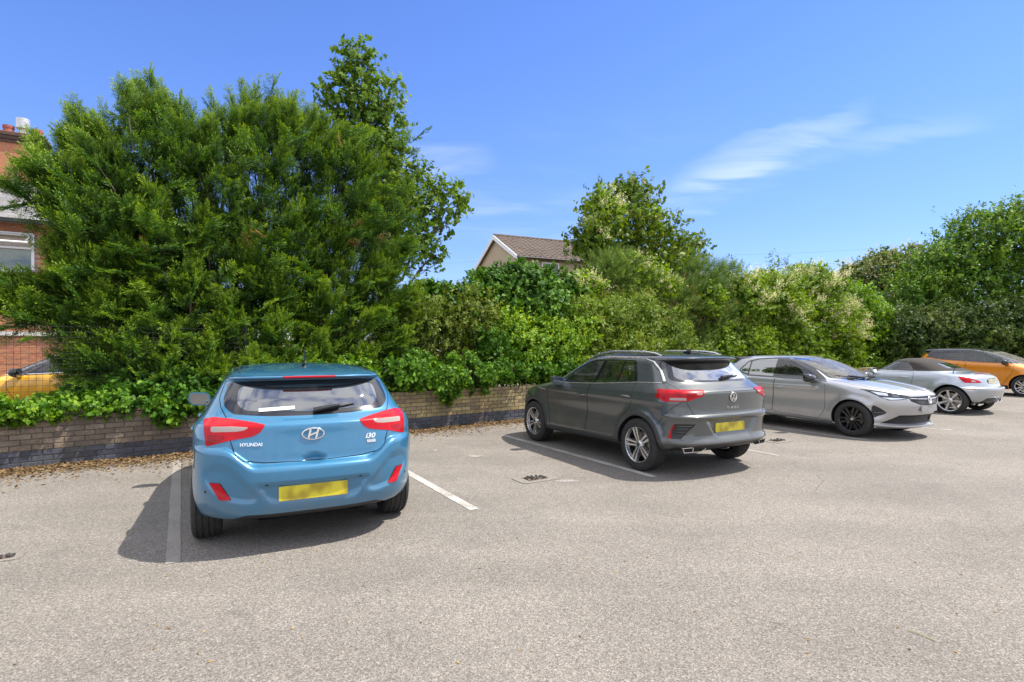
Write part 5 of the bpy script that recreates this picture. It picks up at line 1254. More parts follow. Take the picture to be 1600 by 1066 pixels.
def wheels(root, xs, y, r, wd, rim_r, style, steer=0):
    for i, x in enumerate(xs):
        for side in (1, -1): make_wheel(root, x, side * y, side, r, wd, rim_r, style, ang=random.random() * 6, steer=steer if i else 0)
def arches(car, root, xs, z, r, m_body, bm=None):
    for x in xs:
        for side in (1, -1):
            a, b = car.arch(x, z, r, M['black'], root, side)
            a.build('arch_lip', m_body, root, smooth=True, fixn=False); b.build('wheel_well', M['black'], root, smooth=True, fixn=False)

def blue_hatchback():
    loc, t = axle_pose((-1.90, 5.06), 116.5, -1.38)
    root = empty('hatchback_car', loc, t)
    tag(root, 'bright blue hatchback nearest the camera, seen from behind with its yellow rear plate', 'car', 'cars parked in the bays')
    K = [  # zr   zf    xr     xf     w    cr   nr   cf  nf
        (.25, .17, -1.99, 1.98, .80, .75, 3.0, .8, 2.6),
        (.285, .21, -2.07, 2.05, .845, .75, 3.0, .8, 2.6),
        (.40, .38, -2.125, 2.12, .88, .72, 3.0, .9, 2.6),
        (.54, .54, -2.15, 2.14, .892, .70, 3.0, .95, 2.6),
        (.655, .65, -2.145, 2.12, .890, .66, 3.0, .95, 2.6),
        (.685, .69, -2.115, 2.10, .889, .62, 3.0, .95, 2.6),
        (.705, .72, -2.075, 2.06, .889, .58, 3.0, .95, 2.6),
        (.78, .76, -2.065, 1.98, .888, .56, 3.0, .95, 2.6),
        (.90, .85, -2.052, 1.62, .886, .54, 2.9, .9, 2.6),
        (.985, .93, -2.045, 1.25, .872, .54, 2.8, .8, 2.6),
        (1.01, .97, -2.02, 1.05, .85, .52, 2.8, .7, 2.6),
        (1.055, 1.0, -1.945, .95, .815, .46, 2.8, .6, 2.6),
        (1.19, 1.18, -1.838, .60, .740, .42, 2.8, .45, 2.6),
        (1.30, 1.31, -1.742, .32, .680, .38, 2.8, .4, 2.6),
        (1.335, 1.345, -1.712, .22, .655, .36, 2.8, .38, 2.6),
        (1.348, 1.360, -1.80, .17, .642, .42, 2.8, .36, 2.6),
        (1.362, 1.375, -1.815, .10, .628, .44, 2.7, .36, 2.6),
        (1.385, 1.395, -1.72, -.02, .595, .40, 2.6, .34, 2.6),
        (1.412, 1.42, -1.42, -.14, .52, .34, 2.4, .32, 2.5),
        (1.432, 1.44, -1.05, -.26, .38, .28, 2.2, .28, 2.3),
        (1.440, 1.448, -.80, -.42, .12, .1, 2, .1, 2)]
    def disp(P):
        x, y, z = P[..., 0], P[..., 1], P[..., 2]; ay = np.abs(y); rear = x < -1.4
        # number plate recess with a hard upper edge
        wl = .43 - np.clip(.54 - z, 0, 1) * .62
        m = (1 - sstep(z, .535, .55)) * sstep(z, .355, .46) * (1 - sstep(ay, wl - .035, wl + .005)) * rear
        P[..., 0] += .034 * m
        # sculpted scoops round the reflectors
        u = (ay - .605) * .96 + (z - .505) * .28; v = (z - .505) * .96 - (ay - .605) * .28
        d = np.sqrt((u / .215) ** 2 + (v / .082) ** 2); m = (1 - sstep(d, .76, 1.0)) * rear
        P[..., 0] += .028 * m
        # the bumper shoulder climbs towards the lamps
        P[..., 2] += .14 * np.exp(-((z - .69) / .18) ** 2) * sstep(ay, .42, .66) * (1 - sstep(x, -1.6, -1.0))
        # boot handle dip under the badge
        m = (1 - sstep(np.hypot(y / .085, (z - .712) / .03), .6, 1.0)) * rear
        P[..., 0] += .03 * m
        # shoulder crease along the flank and hollow sill
        side = (x > -1.75) & (x < 1.6)
        P[..., 1] -= np.sign(y) * .016 * np.exp(-((z - .62) / .14) ** 2) * side * sstep(ay, .6, .85)
        flare(P, -1.38, .31, .33, .012); flare(P, 1.27, .31, .33, .012)
        return P
    c = Car('blue', K, disp=disp, NR=58, NS=60, NF=34, step=.019)
    c.zmin = lambda x: .22
    arches(c, root, (-1.38, 1.27), .315, .350, P_BLUE)
    so = rpoly([(.74, 1.01), (.30, 1.295), (.05, 1.34), (-.5, 1.36), (-1.05, 1.325), (-1.42, 1.20), (-1.50, 1.13), (-1.35, 1.085), (-.4, 1.03)], .03)
    side_glass(c, root, so, [rpoly([(.66, 1.035), (.27, 1.285), (.0, 1.325), (-.26, 1.335), (-.29, 1.05)], .02), rpoly([(-.36, 1.05), (-.33, 1.335), (-.95, 1.315), (-1.08, 1.10)], .02), rpoly([(-1.13, 1.11), (-1.02, 1.30), (-1.38, 1.19), (-1.44, 1.13)], .02)], [M['glass'], M['glass_mid'], M['glass_mid']], M['gloss_black'])
    # rear screen: black printed border, clear middle
    ro = rpoly([(-.59, 1.075), (-.30, 1.054), (0, 1.050), (.30, 1.054), (.59, 1.075), (.655, 1.13), (.66, 1.19), (.625, 1.318), (0, 1.332), (-.625, 1.318), (-.66, 1.19), (-.655, 1.13)], .03)
    tb = c.take(ro, 'rear', off=-.001)
    ri = rpoly([(-.50, 1.10), (0, 1.082), (.50, 1.10), (.565, 1.15), (.55, 1.285), (0, 1.295), (-.55, 1.285), (-.565, 1.15)], .05)
    g = c.take(ri, 'rear', bm=tb); c.emit(g, 'rear_window', M['glass_dark'], root); c.emit(tb, 'rear_window_border', M['gloss_black'], root)
    wb = c.take(rpoly([(-.62, 1.00), (-.5, .985), (.5, .985), (.62, 1.00), (.50, 1.33), (-.50, 1.33)], .03), 'front', lim=.1); c.emit(wb, 'windscreen', M['windscreen'], root)
    # lamps
    for s_ in (1, -1):
        poly = rpoly([(.80 * s_, 1.035), (.73 * s_, 1.055), (.60 * s_, 1.045), (.45 * s_, 1.020), (.362 * s_, 1.000), (.40 * s_, .945), (.455 * s_, .915), (.62 * s_, .890), (.775 * s_, .845)], .012)
        lb = c.take(poly, 'rear', lim=-1.2, off=.004)
        wl = rpoly([(.745 * s_, .995), (.60 * s_, .998), (.48 * s_, .988), (.51 * s_, .966), (.56 * s_, .958), (.745 * s_, .954)], .012)
        wb = c.take(wl, 'rear', bm=lb, lim=-1.2)
        dk = c.take(rpoly([(.765 * s_, .935), (.64 * s_, .93), (.645 * s_, .90), (.765 * s_, .868)], .01), 'rear', bm=lb, lim=-1.2)
        o = c.emit(lb, 'tail_light', M['red_lens'], root); c.emit(wb, 'reversing_lens', M['white_lens'], o); c.emit(dk, 'indicator_lens', M['red_dark'], o)
        fb = c.take(rpoly([(.755 * s_, .572), (.678 * s_, .570), (.598 * s_, .440), (.68 * s_, .445)], .012), 'rear', off=.006); c.emit(fb, 'reflector', M['red_lens'], root)
    val = c.take([(-.64, .235), (-.57, .285), (-.50, .312), (.50, .312), (.57, .285), (.64, .235)], 'rear', off=-.004); c.emit(val, 'lower_valance', M['black'], root)
    # tailgate panel
    gate = [(-.52, .735), (-.38, .712), (0, .699), (.38, .712), (.52, .735), (.575, .785), (.605, .88), (.63, 1.04), (.68, 1.13), (.69, 1.20), (.645, 1.327), (-.645, 1.327), (-.69, 1.20), (-.68, 1.13), (-.63, 1.04), (-.605, .88), (-.575, .785)]
    gate = rpoly(gate, .02, 2)
    gb = c.take(gate, 'rear'); c.emit(gb, 'tailgate', P_BLUE, root, shell=False)
    lines = [(gate[-6:] + gate[:1] if False else gate + gate[:1], 'rear', 1)]
    for s_ in (1, -1):
        dr = rpoly([(-.33, 1.03), (-.36, .30), (.72, .25), (.84, .85), (.74, 1.0)], .05)
        db = c.take(dr, 'side', s_); c.emit(db, 'front_door', P_BLUE, root)
        dr2 = rpoly([(-.34, 1.03), (-.37, .30), (-.93, .31), (-1.10, .62), (-1.30, .80), (-1.33, 1.08)], .05)
        db = c.take(dr2, 'side', s_); c.emit(db, 'rear_door', P_BLUE, root)
        lines += [(dr + dr[:1], 'side', s_), (dr2 + dr2[:1], 'side', s_)]
        lines += [([(-1.71, .56), (-1.76, .66), (-1.79, .76), (-1.80, .845)], 'side', s_)]
        for hx in (-.17, -1.14): door_handle(c, root, hx, .90, s_, P_BLUE)
    fuel = None
    c.shell_parts.append(c.bm.copy())
    c.emit(c.bm, 'body', P_BLUE, root)
    c.gaps(lines, root, r=.0036)
    c.interior(root)
    underbody(c, root)
    # third brake light, spoiler vents
    L = c.line([(-.20, 1.362), (0, 1.3625), (.22, 1.362)], 'rear', off=.004); MB().tube(L, .0095, n=6).build('brake_light', M['red_lens'], root, smooth=True)
    # sticker inside the rear screen
    p, n = c.hit(.27, 1.105, 'rear', off=.002); Mx = plane_frame(p, n, (0, -1, .0))
    MB().prism([(-.135, -.012), (.135, -.012), (.135, .020), (-.135, .020)], 0, .002, Mx).build('window_sticker', M['white_sticker'], root)
    number_plate(c, root, .01, .468, 'rear', M['plate_y'])
    wiper(c, root, (-.01, 1.078), (-.345, 1.122), lift=.02, name='rear_wiper')
    # badge: oval with a slanted letter
    p, n = c.hit(.01, .912, 'rear', off=.004); Mx = plane_frame(p, n, (0, -1, 0))
    mb = ring_mb(.083, .044, .0065, .004, Mx)
    bar(mb, (-.038, -.034), (-.020, .036), .015, 0, .012, Mx); bar(mb, (.020, -.036), (.038, .034), .015, 0, .012, Mx); bar(mb, (-.030, -.010), (.030, .010), .013, 0, .011, Mx)
    mb.build('badge', M['chrome'], root, smooth=True)
    p, n = c.hit(.462, .855, 'rear', off=.001); Mx = plane_frame(p, n, (0, -1, -.04))
    text_mb('HYUNDAI', .027, .158, .006, Mx, bold=.03).build('lettering', M['chrome'], root)
    p, n = c.hit(-.452, .862, 'rear', off=.001); Mx = plane_frame(p, n, (0, -1, .02))
    o = text_mb('i30', .043, .092, .006, Mx, bold=.035, shear=.3).build('lettering', M['chrome'], root)
    p, n = c.hit(-.458, .818, 'rear', off=.001); Mx = plane_frame(p, n, (0, -1, .02))
    MB().prism(rpoly([(-.038, -.012), (.038, -.012), (.038, .012), (-.038, .012)], .004, 2), 0, .005, Mx).build('trim_badge', M['alloy'], root)
    # parking sensors, towing eye cover
    for y, z in ((.355, .548), (-.355, .548), (.78, .50), (-.78, .50)):
        p, n = c.hit(y, z, 'rear', off=.0005); MB().lathe([(0, .002), (.012, .0015), (.013, 0)], 14, plane_frame(p, n, (0, -1, 0))).build('parking_sensor', M['black'], root)
    # aerial
    p, n = c.hit(-1.22, 0, 'top'); mb = MB(); mb.tube([p + Vector((0, 0, -.005)), p + Vector((.0, 0, .022)), p + Vector((-.05, 0, .045))], [.034, .020, .008], n=10); mb.tube([p + Vector((-.05, 0, .045)), p + Vector((-.15, 0, .185))], [.0065, .004], n=6)
    mb.build('aerial', M['black'], root, smooth=True)
    # roof ditch mouldings
    for s_ in (1, -1):
        MB().tube(c.line([(-.02, .52 * s_), (-.7, .545 * s_), (-1.5, .54 * s_)], 'top', off=.001), .007, n=6).build('roof_moulding', M['black'], root, smooth=True)
        door_mirror(root, (.66, .80 * s_, .95), s_, P_BLUE, M['black'])
    wheels(root, (-1.38, 1.27), .785, .317, .205, .215, dict(n=5, twin=True, w=.022, o0=.012, o1=.045, m=M['alloy']))
    return root

def grey_crossover():
    loc, t = axle_pose((2.42, 7.597), 119.0, -1.307)
    root = empty('crossover_car', loc, t)
    tag(root, 'dark grey crossover with silver roof rails and twin exhaust tips, yellow rear plate', 'car', 'cars parked in the bays')
    K = [
        (.33, .22, -1.97, 1.95, .84, .70, 3.2, .8, 2.6),
        (.365, .25, -2.04, 2.02, .875, .66, 3.2, .85, 2.6),
        (.405, .36, -2.085, 2.08, .895, .62, 3.2, .9, 2.6),
        (.43, .42, -2.112, 2.10, .90, .60, 3.2, .92, 2.6),
        (.455, .46, -2.105, 2.11, .903, .60, 3.2, .92, 2.6),
        (.52, .55, -2.075, 2.115, .907, .58, 3.2, .92, 2.6),
        (.70, .70, -2.080, 2.10, .910, .56, 3.2, .92, 2.6),
        (.742, .76, -2.110, 2.07, .910, .56, 3.2, .92, 2.6),
        (.760, .80, -2.108, 2.04, .910, .55, 3.2, .92, 2.6),
        (.785, .84, -2.066, 1.99, .909, .50, 3.2, .9, 2.6),
        (.90, .91, -2.060, 1.82, .906, .48, 3.1, .9, 2.6),
        (1.03, .97, -2.062, 1.45, .895, .47, 3.0, .85, 2.6),
        (1.06, 1.0, -2.045, 1.22, .880, .46, 3.0, .75, 2.6),
        (1.10, 1.04, -1.985, 1.02, .855, .44, 3.0, .65, 2.6),
        (1.165, 1.07, -1.895, .93, .815, .42, 2.9, .6, 2.6),
        (1.29, 1.24, -1.785, .60, .745, .42, 2.9, .48, 2.6),
        (1.405, 1.38, -1.678, .30, .690, .40, 2.9, .42, 2.6),
        (1.432, 1.415, -1.664, .20, .670, .38, 2.9, .40, 2.6),
        (1.442, 1.430, -1.775, .16, .66, .46, 2.9, .40, 2.6),
        (1.468, 1.455, -1.79, .06, .64, .48, 2.8, .38, 2.6),
        (1.492, 1.485, -1.66, -.06, .60, .42, 2.6, .36, 2.6),
        (1.522, 1.515, -1.35, -.20, .51, .36, 2.4, .33, 2.5),
        (1.540, 1.535, -1.0, -.34, .36, .28, 2.2, .28, 2.3),
        (1.547, 1.542, -.78, -.50, .10, .1, 2, .1, 2)]
    def disp(P):
        x, y, z = P[..., 0], P[..., 1], P[..., 2]; ay = np.abs(y); rear = x < -1.4
        wl = .46 - np.clip(.70 - z, 0, 1) * .75
        m = (1 - sstep(z, .705, .72)) * sstep(z, .47, .56) * (1 - sstep(ay, wl - .05, wl + .02)) * rear
        P[..., 0] += .030 * m
        m = (1 - sstep(np.hypot((ay - .75) / .13, (z - .585) / .12), .6, 1)) * rear
        P[..., 0] += .018 * m
        side = (x > -1.75) & (x < 1.7)
        P[..., 1] -= np.sign(y) * .022 * np.exp(-((z - .66) / .13) ** 2) * side * sstep(ay, .6, .85)
        P[..., 1] += np.sign(y) * .012 * np.exp(-((z - .93) / .03) ** 2) * side * sstep(ay, .6, .85)
        P[..., 1] += np.sign(y) * .018 * np.exp(-((z - .36) / .07) ** 2) * (x > -.9) * (x < .85) * sstep(ay, .6, .85)
        flare(P, -1.307, .34, .40, .028, .055); flare(P, 1.283, .34, .40, .022, .055)
        # bonnet swage
        m = np.exp(-((ay - .5) / .05) ** 2) * (x > .95) * (x < 1.9) * sstep(z, .85, .95); P[..., 2] += .012 * m
        return P
    c = Car('grey', K, disp=disp, NR=58, NS=70, NF=40, step=.019)
    c.zmin = lambda x: .27
    arches(c, root, (-1.307, 1.283), .335, .385, M['black'])
    # arch mouldings, darker satin
    arc_m = pbr('arch_moulding', (.045, .048, .048), .5, noise=.2)
    for s_ in (1, -1):
        for wx in (-1.307, 1.283):
            ar = [(wx + .385 * math.cos(a), .335 + .385 * math.sin(a)) for a in np.linspace(-.16, PI + .16, 30)]; ar2 = [(wx + .445 * math.cos(a), .335 + .445 * math.sin(a)) for a in np.linspace(PI + .13, -.13, 30)]
            ab = c.take(ar + ar2, 'side', s_, off=.003); c.emit(ab, 'arch_moulding', arc_m, root)
        sb = c.take([(-.86, .20), (-.86, .37), (.84, .335), (.84, .20)], 'side', s_, off=.003); c.emit(sb, 'sill_moulding', arc_m, root)
    so = rpoly([(.66, 1.035), (.32, 1.24), (.05, 1.375), (-.15, 1.41), (-.50, 1.432), (-.98, 1.432), (-1.05, 1.42), (-1.20, 1.155), (-.5, 1.10)], [.01, .05, .1, .1, .1, .05, .03, .02, .05])
    side_glass(c, root, so, [rpoly([(.57, 1.065), (.28, 1.245), (.02, 1.365), (-.15, 1.395), (-.36, 1.41), (-.275, 1.09)], .02), rpoly([(-.345, 1.095), (-.43, 1.412), (-.80, 1.418), (-.78, 1.13)], .02), rpoly([(-.81, 1.132), (-.835, 1.418), (-.99, 1.415), (-1.14, 1.16)], .02)],
               [M['glass'], M['glass_dark'], M['glass_dark']], M['gloss_black'])
    # black roof above the chrome arc
    arc = [(.64, 1.055), (.33, 1.262), (.05, 1.400), (-.15, 1.434), (-.5, 1.458), (-.98, 1.458), (-1.20, 1.447), (-1.38, 1.405), (-1.52, 1.31), (-1.66, 1.165)]
    for s_ in (1, -1):
        L = c.line(arc, 'side', s_, off=-.003, step=.05)
        MB().tube(L, [.0105 if p.x > -1.15 else .0105 + .011 * min(1, (-1.15 - p.x) / .25) for p in L], n=8).build('window_chrome', M['alloy'], root, smooth=True)
        MB().tube(c.line([(.62, 1.042), (-.3, 1.078), (-1.2, 1.142), (-1.64, 1.158)], 'side', s_, off=.002), .006, n=6).build('belt_chrome', M['alloy'], root, smooth=True)
    ro = rpoly([(-.66, 1.172), (-.35, 1.165), (0, 1.162), (.35, 1.165), (.66, 1.172), (.725, 1.20), (.625, 1.425), (-.625, 1.425), (-.725, 1.20)], .03)
    tb = c.take(ro, 'rear', off=-.001)
    g = c.take(rpoly([(-.60, 1.195), (0, 1.183), (.60, 1.195), (.66, 1.225), (.58, 1.385), (0, 1.392), (-.58, 1.385), (-.66, 1.225)], .04), 'rear', bm=tb); c.emit(g, 'rear_window', M['glass_dark'], root); c.emit(tb, 'rear_window_border', M['gloss_black'], root)
    for s_ in (1, -1):
        rb = c.take(arc[1:-1] + [(-1.70, 1.40), (-1.85, 1.43), (-1.85, 1.60), (.4, 1.60), (.35, 1.30)], 'side', s_, lim=-.01)
        c.emit(rb, 'roof', P_DARK, root, shell=False)
    wb = c.take(rpoly([(-.66, 1.06), (-.4, 1.03), (.4, 1.03), (.66, 1.06), (.55, 1.405), (-.55, 1.405)], .03), 'front', lim=.1); c.emit(wb, 'windscreen', M['windscreen'], root)
    for s_ in (1, -1):
        poly = rpoly([(.90 * s_, 1.085), (.74 * s_, 1.082), (.46 * s_, 1.077), (.50 * s_, 1.01), (.60 * s_, .985), (.70 * s_, .950), (.90 * s_, .938)], .014)
        lb = c.take(poly, 'rear', lim=-1.3, off=.006)
        pieces = [(rpoly([(.72 * s_, .990), (.86 * s_, .990), (.865 * s_, .960), (.715 * s_, .960)], .006), M['white_lens'], 'reversing_lens'), (rpoly([(.50 * s_, 1.045), (.59 * s_, 1.045), (.59 * s_, 1.025), (.53 * s_, 1.02)], .006), M['white_lens'], 'reversing_lens'),
                  (rpoly([(.60 * s_, 1.055), (.72 * s_, 1.055), (.715 * s_, 1.0), (.62 * s_, 1.0)], .006), M['red_dark'], 'lamp_recess'), (rpoly([(.755 * s_, 1.06), (.83 * s_, 1.06), (.80 * s_, 1.005), (.755 * s_, 1.005)], .006), M['red_dark'], 'lamp_recess')]
        kids = [(c.take(p_, 'rear', bm=lb, lim=-1.3), m_, n_) for p_, m_, n_ in pieces]
        o = c.emit(lb, 'tail_light', M['red_lens'], root)
        for b_, m_, n_ in kids: c.emit(b_, n_, m_, o)
        gb = c.take(rpoly([(.835 * s_, .672), (.615 * s_, .672), (.765 * s_, .49), (.865 * s_, .49)], .012), 'rear', off=-.006, lim=-1.3)
        rf = c.take([(.85 * s_, .68), (.822 * s_, .68), (.842 * s_, .48), (.875 * s_, .48)], 'rear', bm=gb, off=.01, lim=-1.3)
        o = c.emit(gb, 'side_grille', M['black'], root)
        if len(rf.faces): c.emit(rf, 'reflector', M['red_lens'], root)
        for z in (.53, .57, .61, .645):
            L = c.line([(.80 * s_, z), (.64 * s_ + (.67 - z) * .8 * s_, z)], 'rear', off=-.001); MB().tube(L, .005, n=5).build('slat', M['gloss_black'], o, smooth=True)
    # black skirt and exhaust trims
    sk = c.take([(-.86, .30), (-.80, .385), (-.62, .395), (-.55, .415), (.55, .415), (.62, .395), (.80, .385), (.86, .30)], 'rear', off=-.005); c.emit(sk, 'rear_skirt', M['black'], root)
    for s_ in (1, -1):
        p, n = c.hit(.60 * s_, .362, 'rear', off=.004); Mx = plane_frame(p, Vector((-1, .16 * s_, 0)), (0, -1, 0))
        mb = MB(); q = [(-.165 * s_, .022), (.155 * s_, .022), (.175 * s_, -.004), (.10 * s_, -.034), (-.14 * s_, -.034)]
        for k in range(5): bar(mb, q[k], q[(k + 1) % 5], .008, -.02, .010, Mx)
        bar(mb, (-.01, .02), (-.02 * s_, -.034), .009, -.02, .010, Mx)
        o = mb.build('exhaust_trim', M['chrome'], root)
        MB().prism(q, -.03, -.002, Mx).build('exhaust_mouth', M['gap'], o)
    gate = rpoly([(-.62, .768), (0, .757), (.62, .768), (.70, .90), (.735, 1.085), (.775, 1.17), (.645, 1.43), (-.645, 1.43), (-.775, 1.17), (-.735, 1.085), (-.70, .90)], .03, 2)
    gb = c.take(gate, 'rear'); c.emit(gb, 'tailgate', P_GREY, root)
    lines = [(gate + gate[:1], 'rear', 1), ([(-.46, 1.052), (0, 1.05), (.46, 1.052)], 'rear', 1)]
    for s_ in (1, -1):
        dr = rpoly([(-.255, 1.075), (-.17, .36), (.76, .335), (.86, .70), (.84, .95), (.66, 1.035)], .06)
        db = c.take(dr, 'side', s_); c.emit(db, 'front_door', P_GREY, root)
        dr2 = rpoly([(-.262, 1.075), (-.178, .37), (-.87, .39), (-.93, .58), (-1.05, .70), (-1.19, .86), (-1.21, 1.138)], .05)
        db = c.take(dr2, 'side', s_); c.emit(db, 'rear_door', P_GREY, root)
        lines += [(dr + dr[:1], 'side', s_), (dr2 + dr2[:1], 'side', s_), ([(-1.95, .95), (-1.72, .72), (-1.62, .62)], 'side', s_)]
        if s_ < 0: fl_ = rpoly([(-1.50, .97), (-1.34, .97), (-1.34, .82), (-1.50, .82)], .05); lines.append((fl_ + fl_[:1], 'side', s_))
        for hx, hz in ((-.10, .905), (-1.08, .945)): door_handle(c, root, hx, hz, s_, P_GREY)
        L = c.line([(.90, .915), (1.13, .925)], 'side', s_, off=.004); MB().tube(L, .008, n=6).build('wing_strip', M['alloy'], root, smooth=True)
        # headlamp corner
        hb = c.take(rpoly([(1.45, .93), (2.1, .80), (2.1, .70), (1.75, .74)], .02), 'side', s_, lim=.35); c.emit(hb, 'headlight', M['lamp_glass'], root)
    gr = c.take(rpoly([(-.6, .80), (.6, .80), (.5, .62), (-.5, .62)], .03), 'front'); c.emit(gr, 'front_grille', M['black'], root)
    c.shell_parts.append(c.bm.copy())
    c.emit(c.bm, 'body', P_GREY, root)
    c.gaps(lines, root, r=.0032)
    c.interior(root, dash=.72, seat_z=.58)
    underbody(c, root)
    number_plate(c, root, .045, .612, 'rear', M['plate_y'])
    wiper(c, root, (-.02, 1.205), (-.36, 1.225), name='rear_wiper', lift=.02)
    # roundel
    p, n = c.hit(0, .982, 'rear', off=.004); Mx = plane_frame(p, n, (0, -1, 0)); mb = ring_mb(.057, .057, .006, .005, Mx)
    for a, b in (((-.024, .050), (0, .004)), ((.024, .050), (0, .004)), ((-.050, .026), (-.024, -.048)), ((-.024, -.048), (0, .0)), ((0, 0), (.024, -.048)), ((.024, -.048), (.050, .026))): bar(mb, a, b, .012, 0, .010, Mx)
    o = mb.build('badge', M['chrome'], root, smooth=True); MB().lathe([(0, .002), (.056, .001)], 28, Mx).build('badge_disc', M['gloss_black'], o)
    p, n = c.hit(.01, .850, 'rear', off=.001); Mx = plane_frame(p, n, (0, -1, 0))
    text_mb('T-ROC', .030, .215, .005, Mx, bold=.02, spacing=1.45).build('lettering', M['chrome'], root)
    # roof rails: raised bars on feet
    for s_ in (1, -1):
        pts = [c.hit(x, .565 * s_, 'top')[0] + Vector((0, 0, dz)) for x, dz in ((.22, .0), (.12, .022), (-.05, .034), (-.4, .038), (-.8, .038), (-1.1, .034), (-1.28, .02), (-1.40, -.003))]
        MB().tube(pts, [.010, .016, .017, .017, .017, .017, .016, .009], n=10).build('roof_rail', M['alloy'], root, smooth=True)
        door_mirror(root, (.50, .815 * s_, 1.025), s_, P_GREY, M['black'], .92)
    p, n = c.hit(-1.28, 0, 'top'); loft('aerial', [[p + Vector((dx + .03 * k, math.cos(a) * w, dz + (math.sin(a) * .5 + .5) * h)) for a in np.linspace(0, 2 * PI, 11)[:-1]] for k, dx, w, h, dz in ((0, -.09, .008, .062, -.004), (0, -.05, .022, .055, -.004), (0, .02, .026, .025, -.004), (0, .08, .01, .006, -.002))], M['black'], root)
    wheels(root, (-1.307, 1.283), .80, .340, .215, .232, dict(n=5, twin=True, w=.021, o0=.016, o1=.030, skew=.002, m=M['alloy'], m2=M['alloy_dark']))
    return root

def silver_hatchback():
    loc, t = axle_pose((6.805, 10.26), -60.0, 1.21)
    root = empty('hatchback_car', loc, t)
    tag(root, 'silver grey hatchback with black wheels facing the camera beside the dark crossover', 'car', 'cars parked in the bays')
    K = [
        (.24, .19, -1.93, 1.90, .80, .7, 3, .85, 2.6),
        (.27, .225, -1.97, 2.00, .845, .7, 3, .95, 2.7),
        (.30, .245, -1.99, 2.005, .855, .7, 3, .98, 2.7),
        (.36, .28, -2.0, 1.975, .868, .7, 3, 1.0, 2.6),
        (.45, .45, -2.02, 2.01, .880, .7, 3, 1.05, 2.6),
        (.60, .60, -2.03, 2.055, .883, .68, 3, 1.08, 2.6),
        (.70, .72, -2.01, 2.045, .883, .6, 3, 1.08, 2.6),
        (.76, .785, -1.97, 2.015, .882, .55, 3, 1.05, 2.6),
        (.84, .845, -1.96, 1.92, .880, .54, 3, 1.02, 2.6),
        (.92, .905, -1.95, 1.66, .870, .52, 2.9, .92, 2.7),
        (.98, .955, -1.92, 1.32, .850, .5, 2.8, .78, 2.7),
        (1.02, .985, -1.86, 1.04, .815, .46, 2.8, .66, 2.6),
        (1.08, 1.01, -1.80, .92, .790, .44, 2.8, .58, 2.6),
        (1.20, 1.18, -1.68, .58, .730, .42, 2.8, .46, 2.6),
        (1.32, 1.33, -1.56, .24, .665, .40, 2.8, .40, 2.6),
        (1.345, 1.365, -1.53, .15, .645, .38, 2.8, .38, 2.6),
        (1.355, 1.378, -1.66, .10, .635, .40, 2.7, .38, 2.6),
        (1.372, 1.392, -1.66, .04, .615, .42, 2.6, .36, 2.6),
        (1.398, 1.412, -1.30, -.08, .55, .36, 2.5, .33, 2.5),
        (1.418, 1.430, -.95, -.22, .40, .28, 2.3, .28, 2.3),
        (1.427, 1.437, -.72, -.38, .12, .1, 2, .1, 2)]
    def disp(P):
        x, y, z = P[..., 0], P[..., 1], P[..., 2]; ay = np.abs(y); side = (x > -1.75) & (x < 1.0)
        P[..., 1] -= np.sign(y) * .018 * np.exp(-((z - .60) / .12) ** 2) * side * sstep(ay, .6, .85)
        P[..., 1] += np.sign(y) * .012 * np.exp(-((z - .845) / .025) ** 2) * (x > -1.8) * (x < .6) * sstep(ay, .6, .85)
        P[..., 1] += np.sign(y) * .012 * np.exp(-((z - .27) / .05) ** 2) * (x > -.9) * (x < .85) * sstep(ay, .6, .85)
        flare(P, 1.21, .31, .345, .02); flare(P, -1.33, .31, .345, .02)
        fr = x > 1.2
        m = (1 - sstep(np.hypot((ay - .775) / .10, (z - .48) / .14), .5, 1)) * fr; P[..., 0] -= .03 * m
        wl = .78 - np.clip(z - .27, 0, 1) * 1.25
        m = sstep(z, .255, .285) * (1 - sstep(z, .40, .45)) * (1 - sstep(ay, wl - .06, wl + .02)) * fr; P[..., 0] -= .03 * m
        # bonnet creases
        m = np.exp(-((ay - .33 - (x - 1) * -.10) / .035) ** 2) * (x > 1.0) * sstep(z, .78, .86); P[..., 2] += .011 * m
        return P
    c = Car('silver', K, disp=disp, NR=40, NS=64, NF=64, step=.020)
    c.zmin = lambda x: .21
    arches(c, root, (-1.33, 1.21), .32, .352, P_SILV)
    so = rpoly([(.77, .955), (.40, 1.20), (.09, 1.375), (-.12, 1.395), (-.38, 1.392), (-.80, 1.362), (-1.02, 1.31), (-1.16, 1.16), (-1.20, 1.085), (-.95, 1.0), (-.3, .985)], [.01, .05, .06, .05, .05, .05, .05, .05, .02, .04, .05])
    side_glass(c, root, so, [rpoly([(.58, 1.005), (.33, 1.19), (.07, 1.345), (-.1, 1.365), (-.24, 1.367), (-.26, 1.01)], .02), rpoly([(-.36, 1.012), (-.36, 1.367), (-.78, 1.34), (-.93, 1.30), (-.93, 1.025)], .02), rpoly([(-.965, 1.03), (-.965, 1.295), (-1.02, 1.28), (-1.16, 1.10)], .02)],
               [M['glass'], M['glass_dark'], M['glass_dark']], M['gloss_black'])
    wb = c.take(rpoly([(-.70, 1.02), (-.45, .985), (0, .975), (.45, .985), (.70, 1.02), (.56, 1.375), (0, 1.388), (-.56, 1.375)], .03), 'front', lim=.02)
    g = c.take(rpoly([(-.655, 1.04), (0, 1.0), (.655, 1.04), (.535, 1.355), (0, 1.367), (-.535, 1.355)], .03), 'front', bm=wb, lim=.02); c.emit(g, 'windscreen', M['windscreen'], root); c.emit(wb, 'windscreen_border', M['gloss_black'], root)
    rg = c.take(rpoly([(-.58, 1.07), (.58, 1.07), (.54, 1.325), (-.54, 1.325)], .04), 'rear'); c.emit(rg, 'rear_window', M['glass_dark'], root)
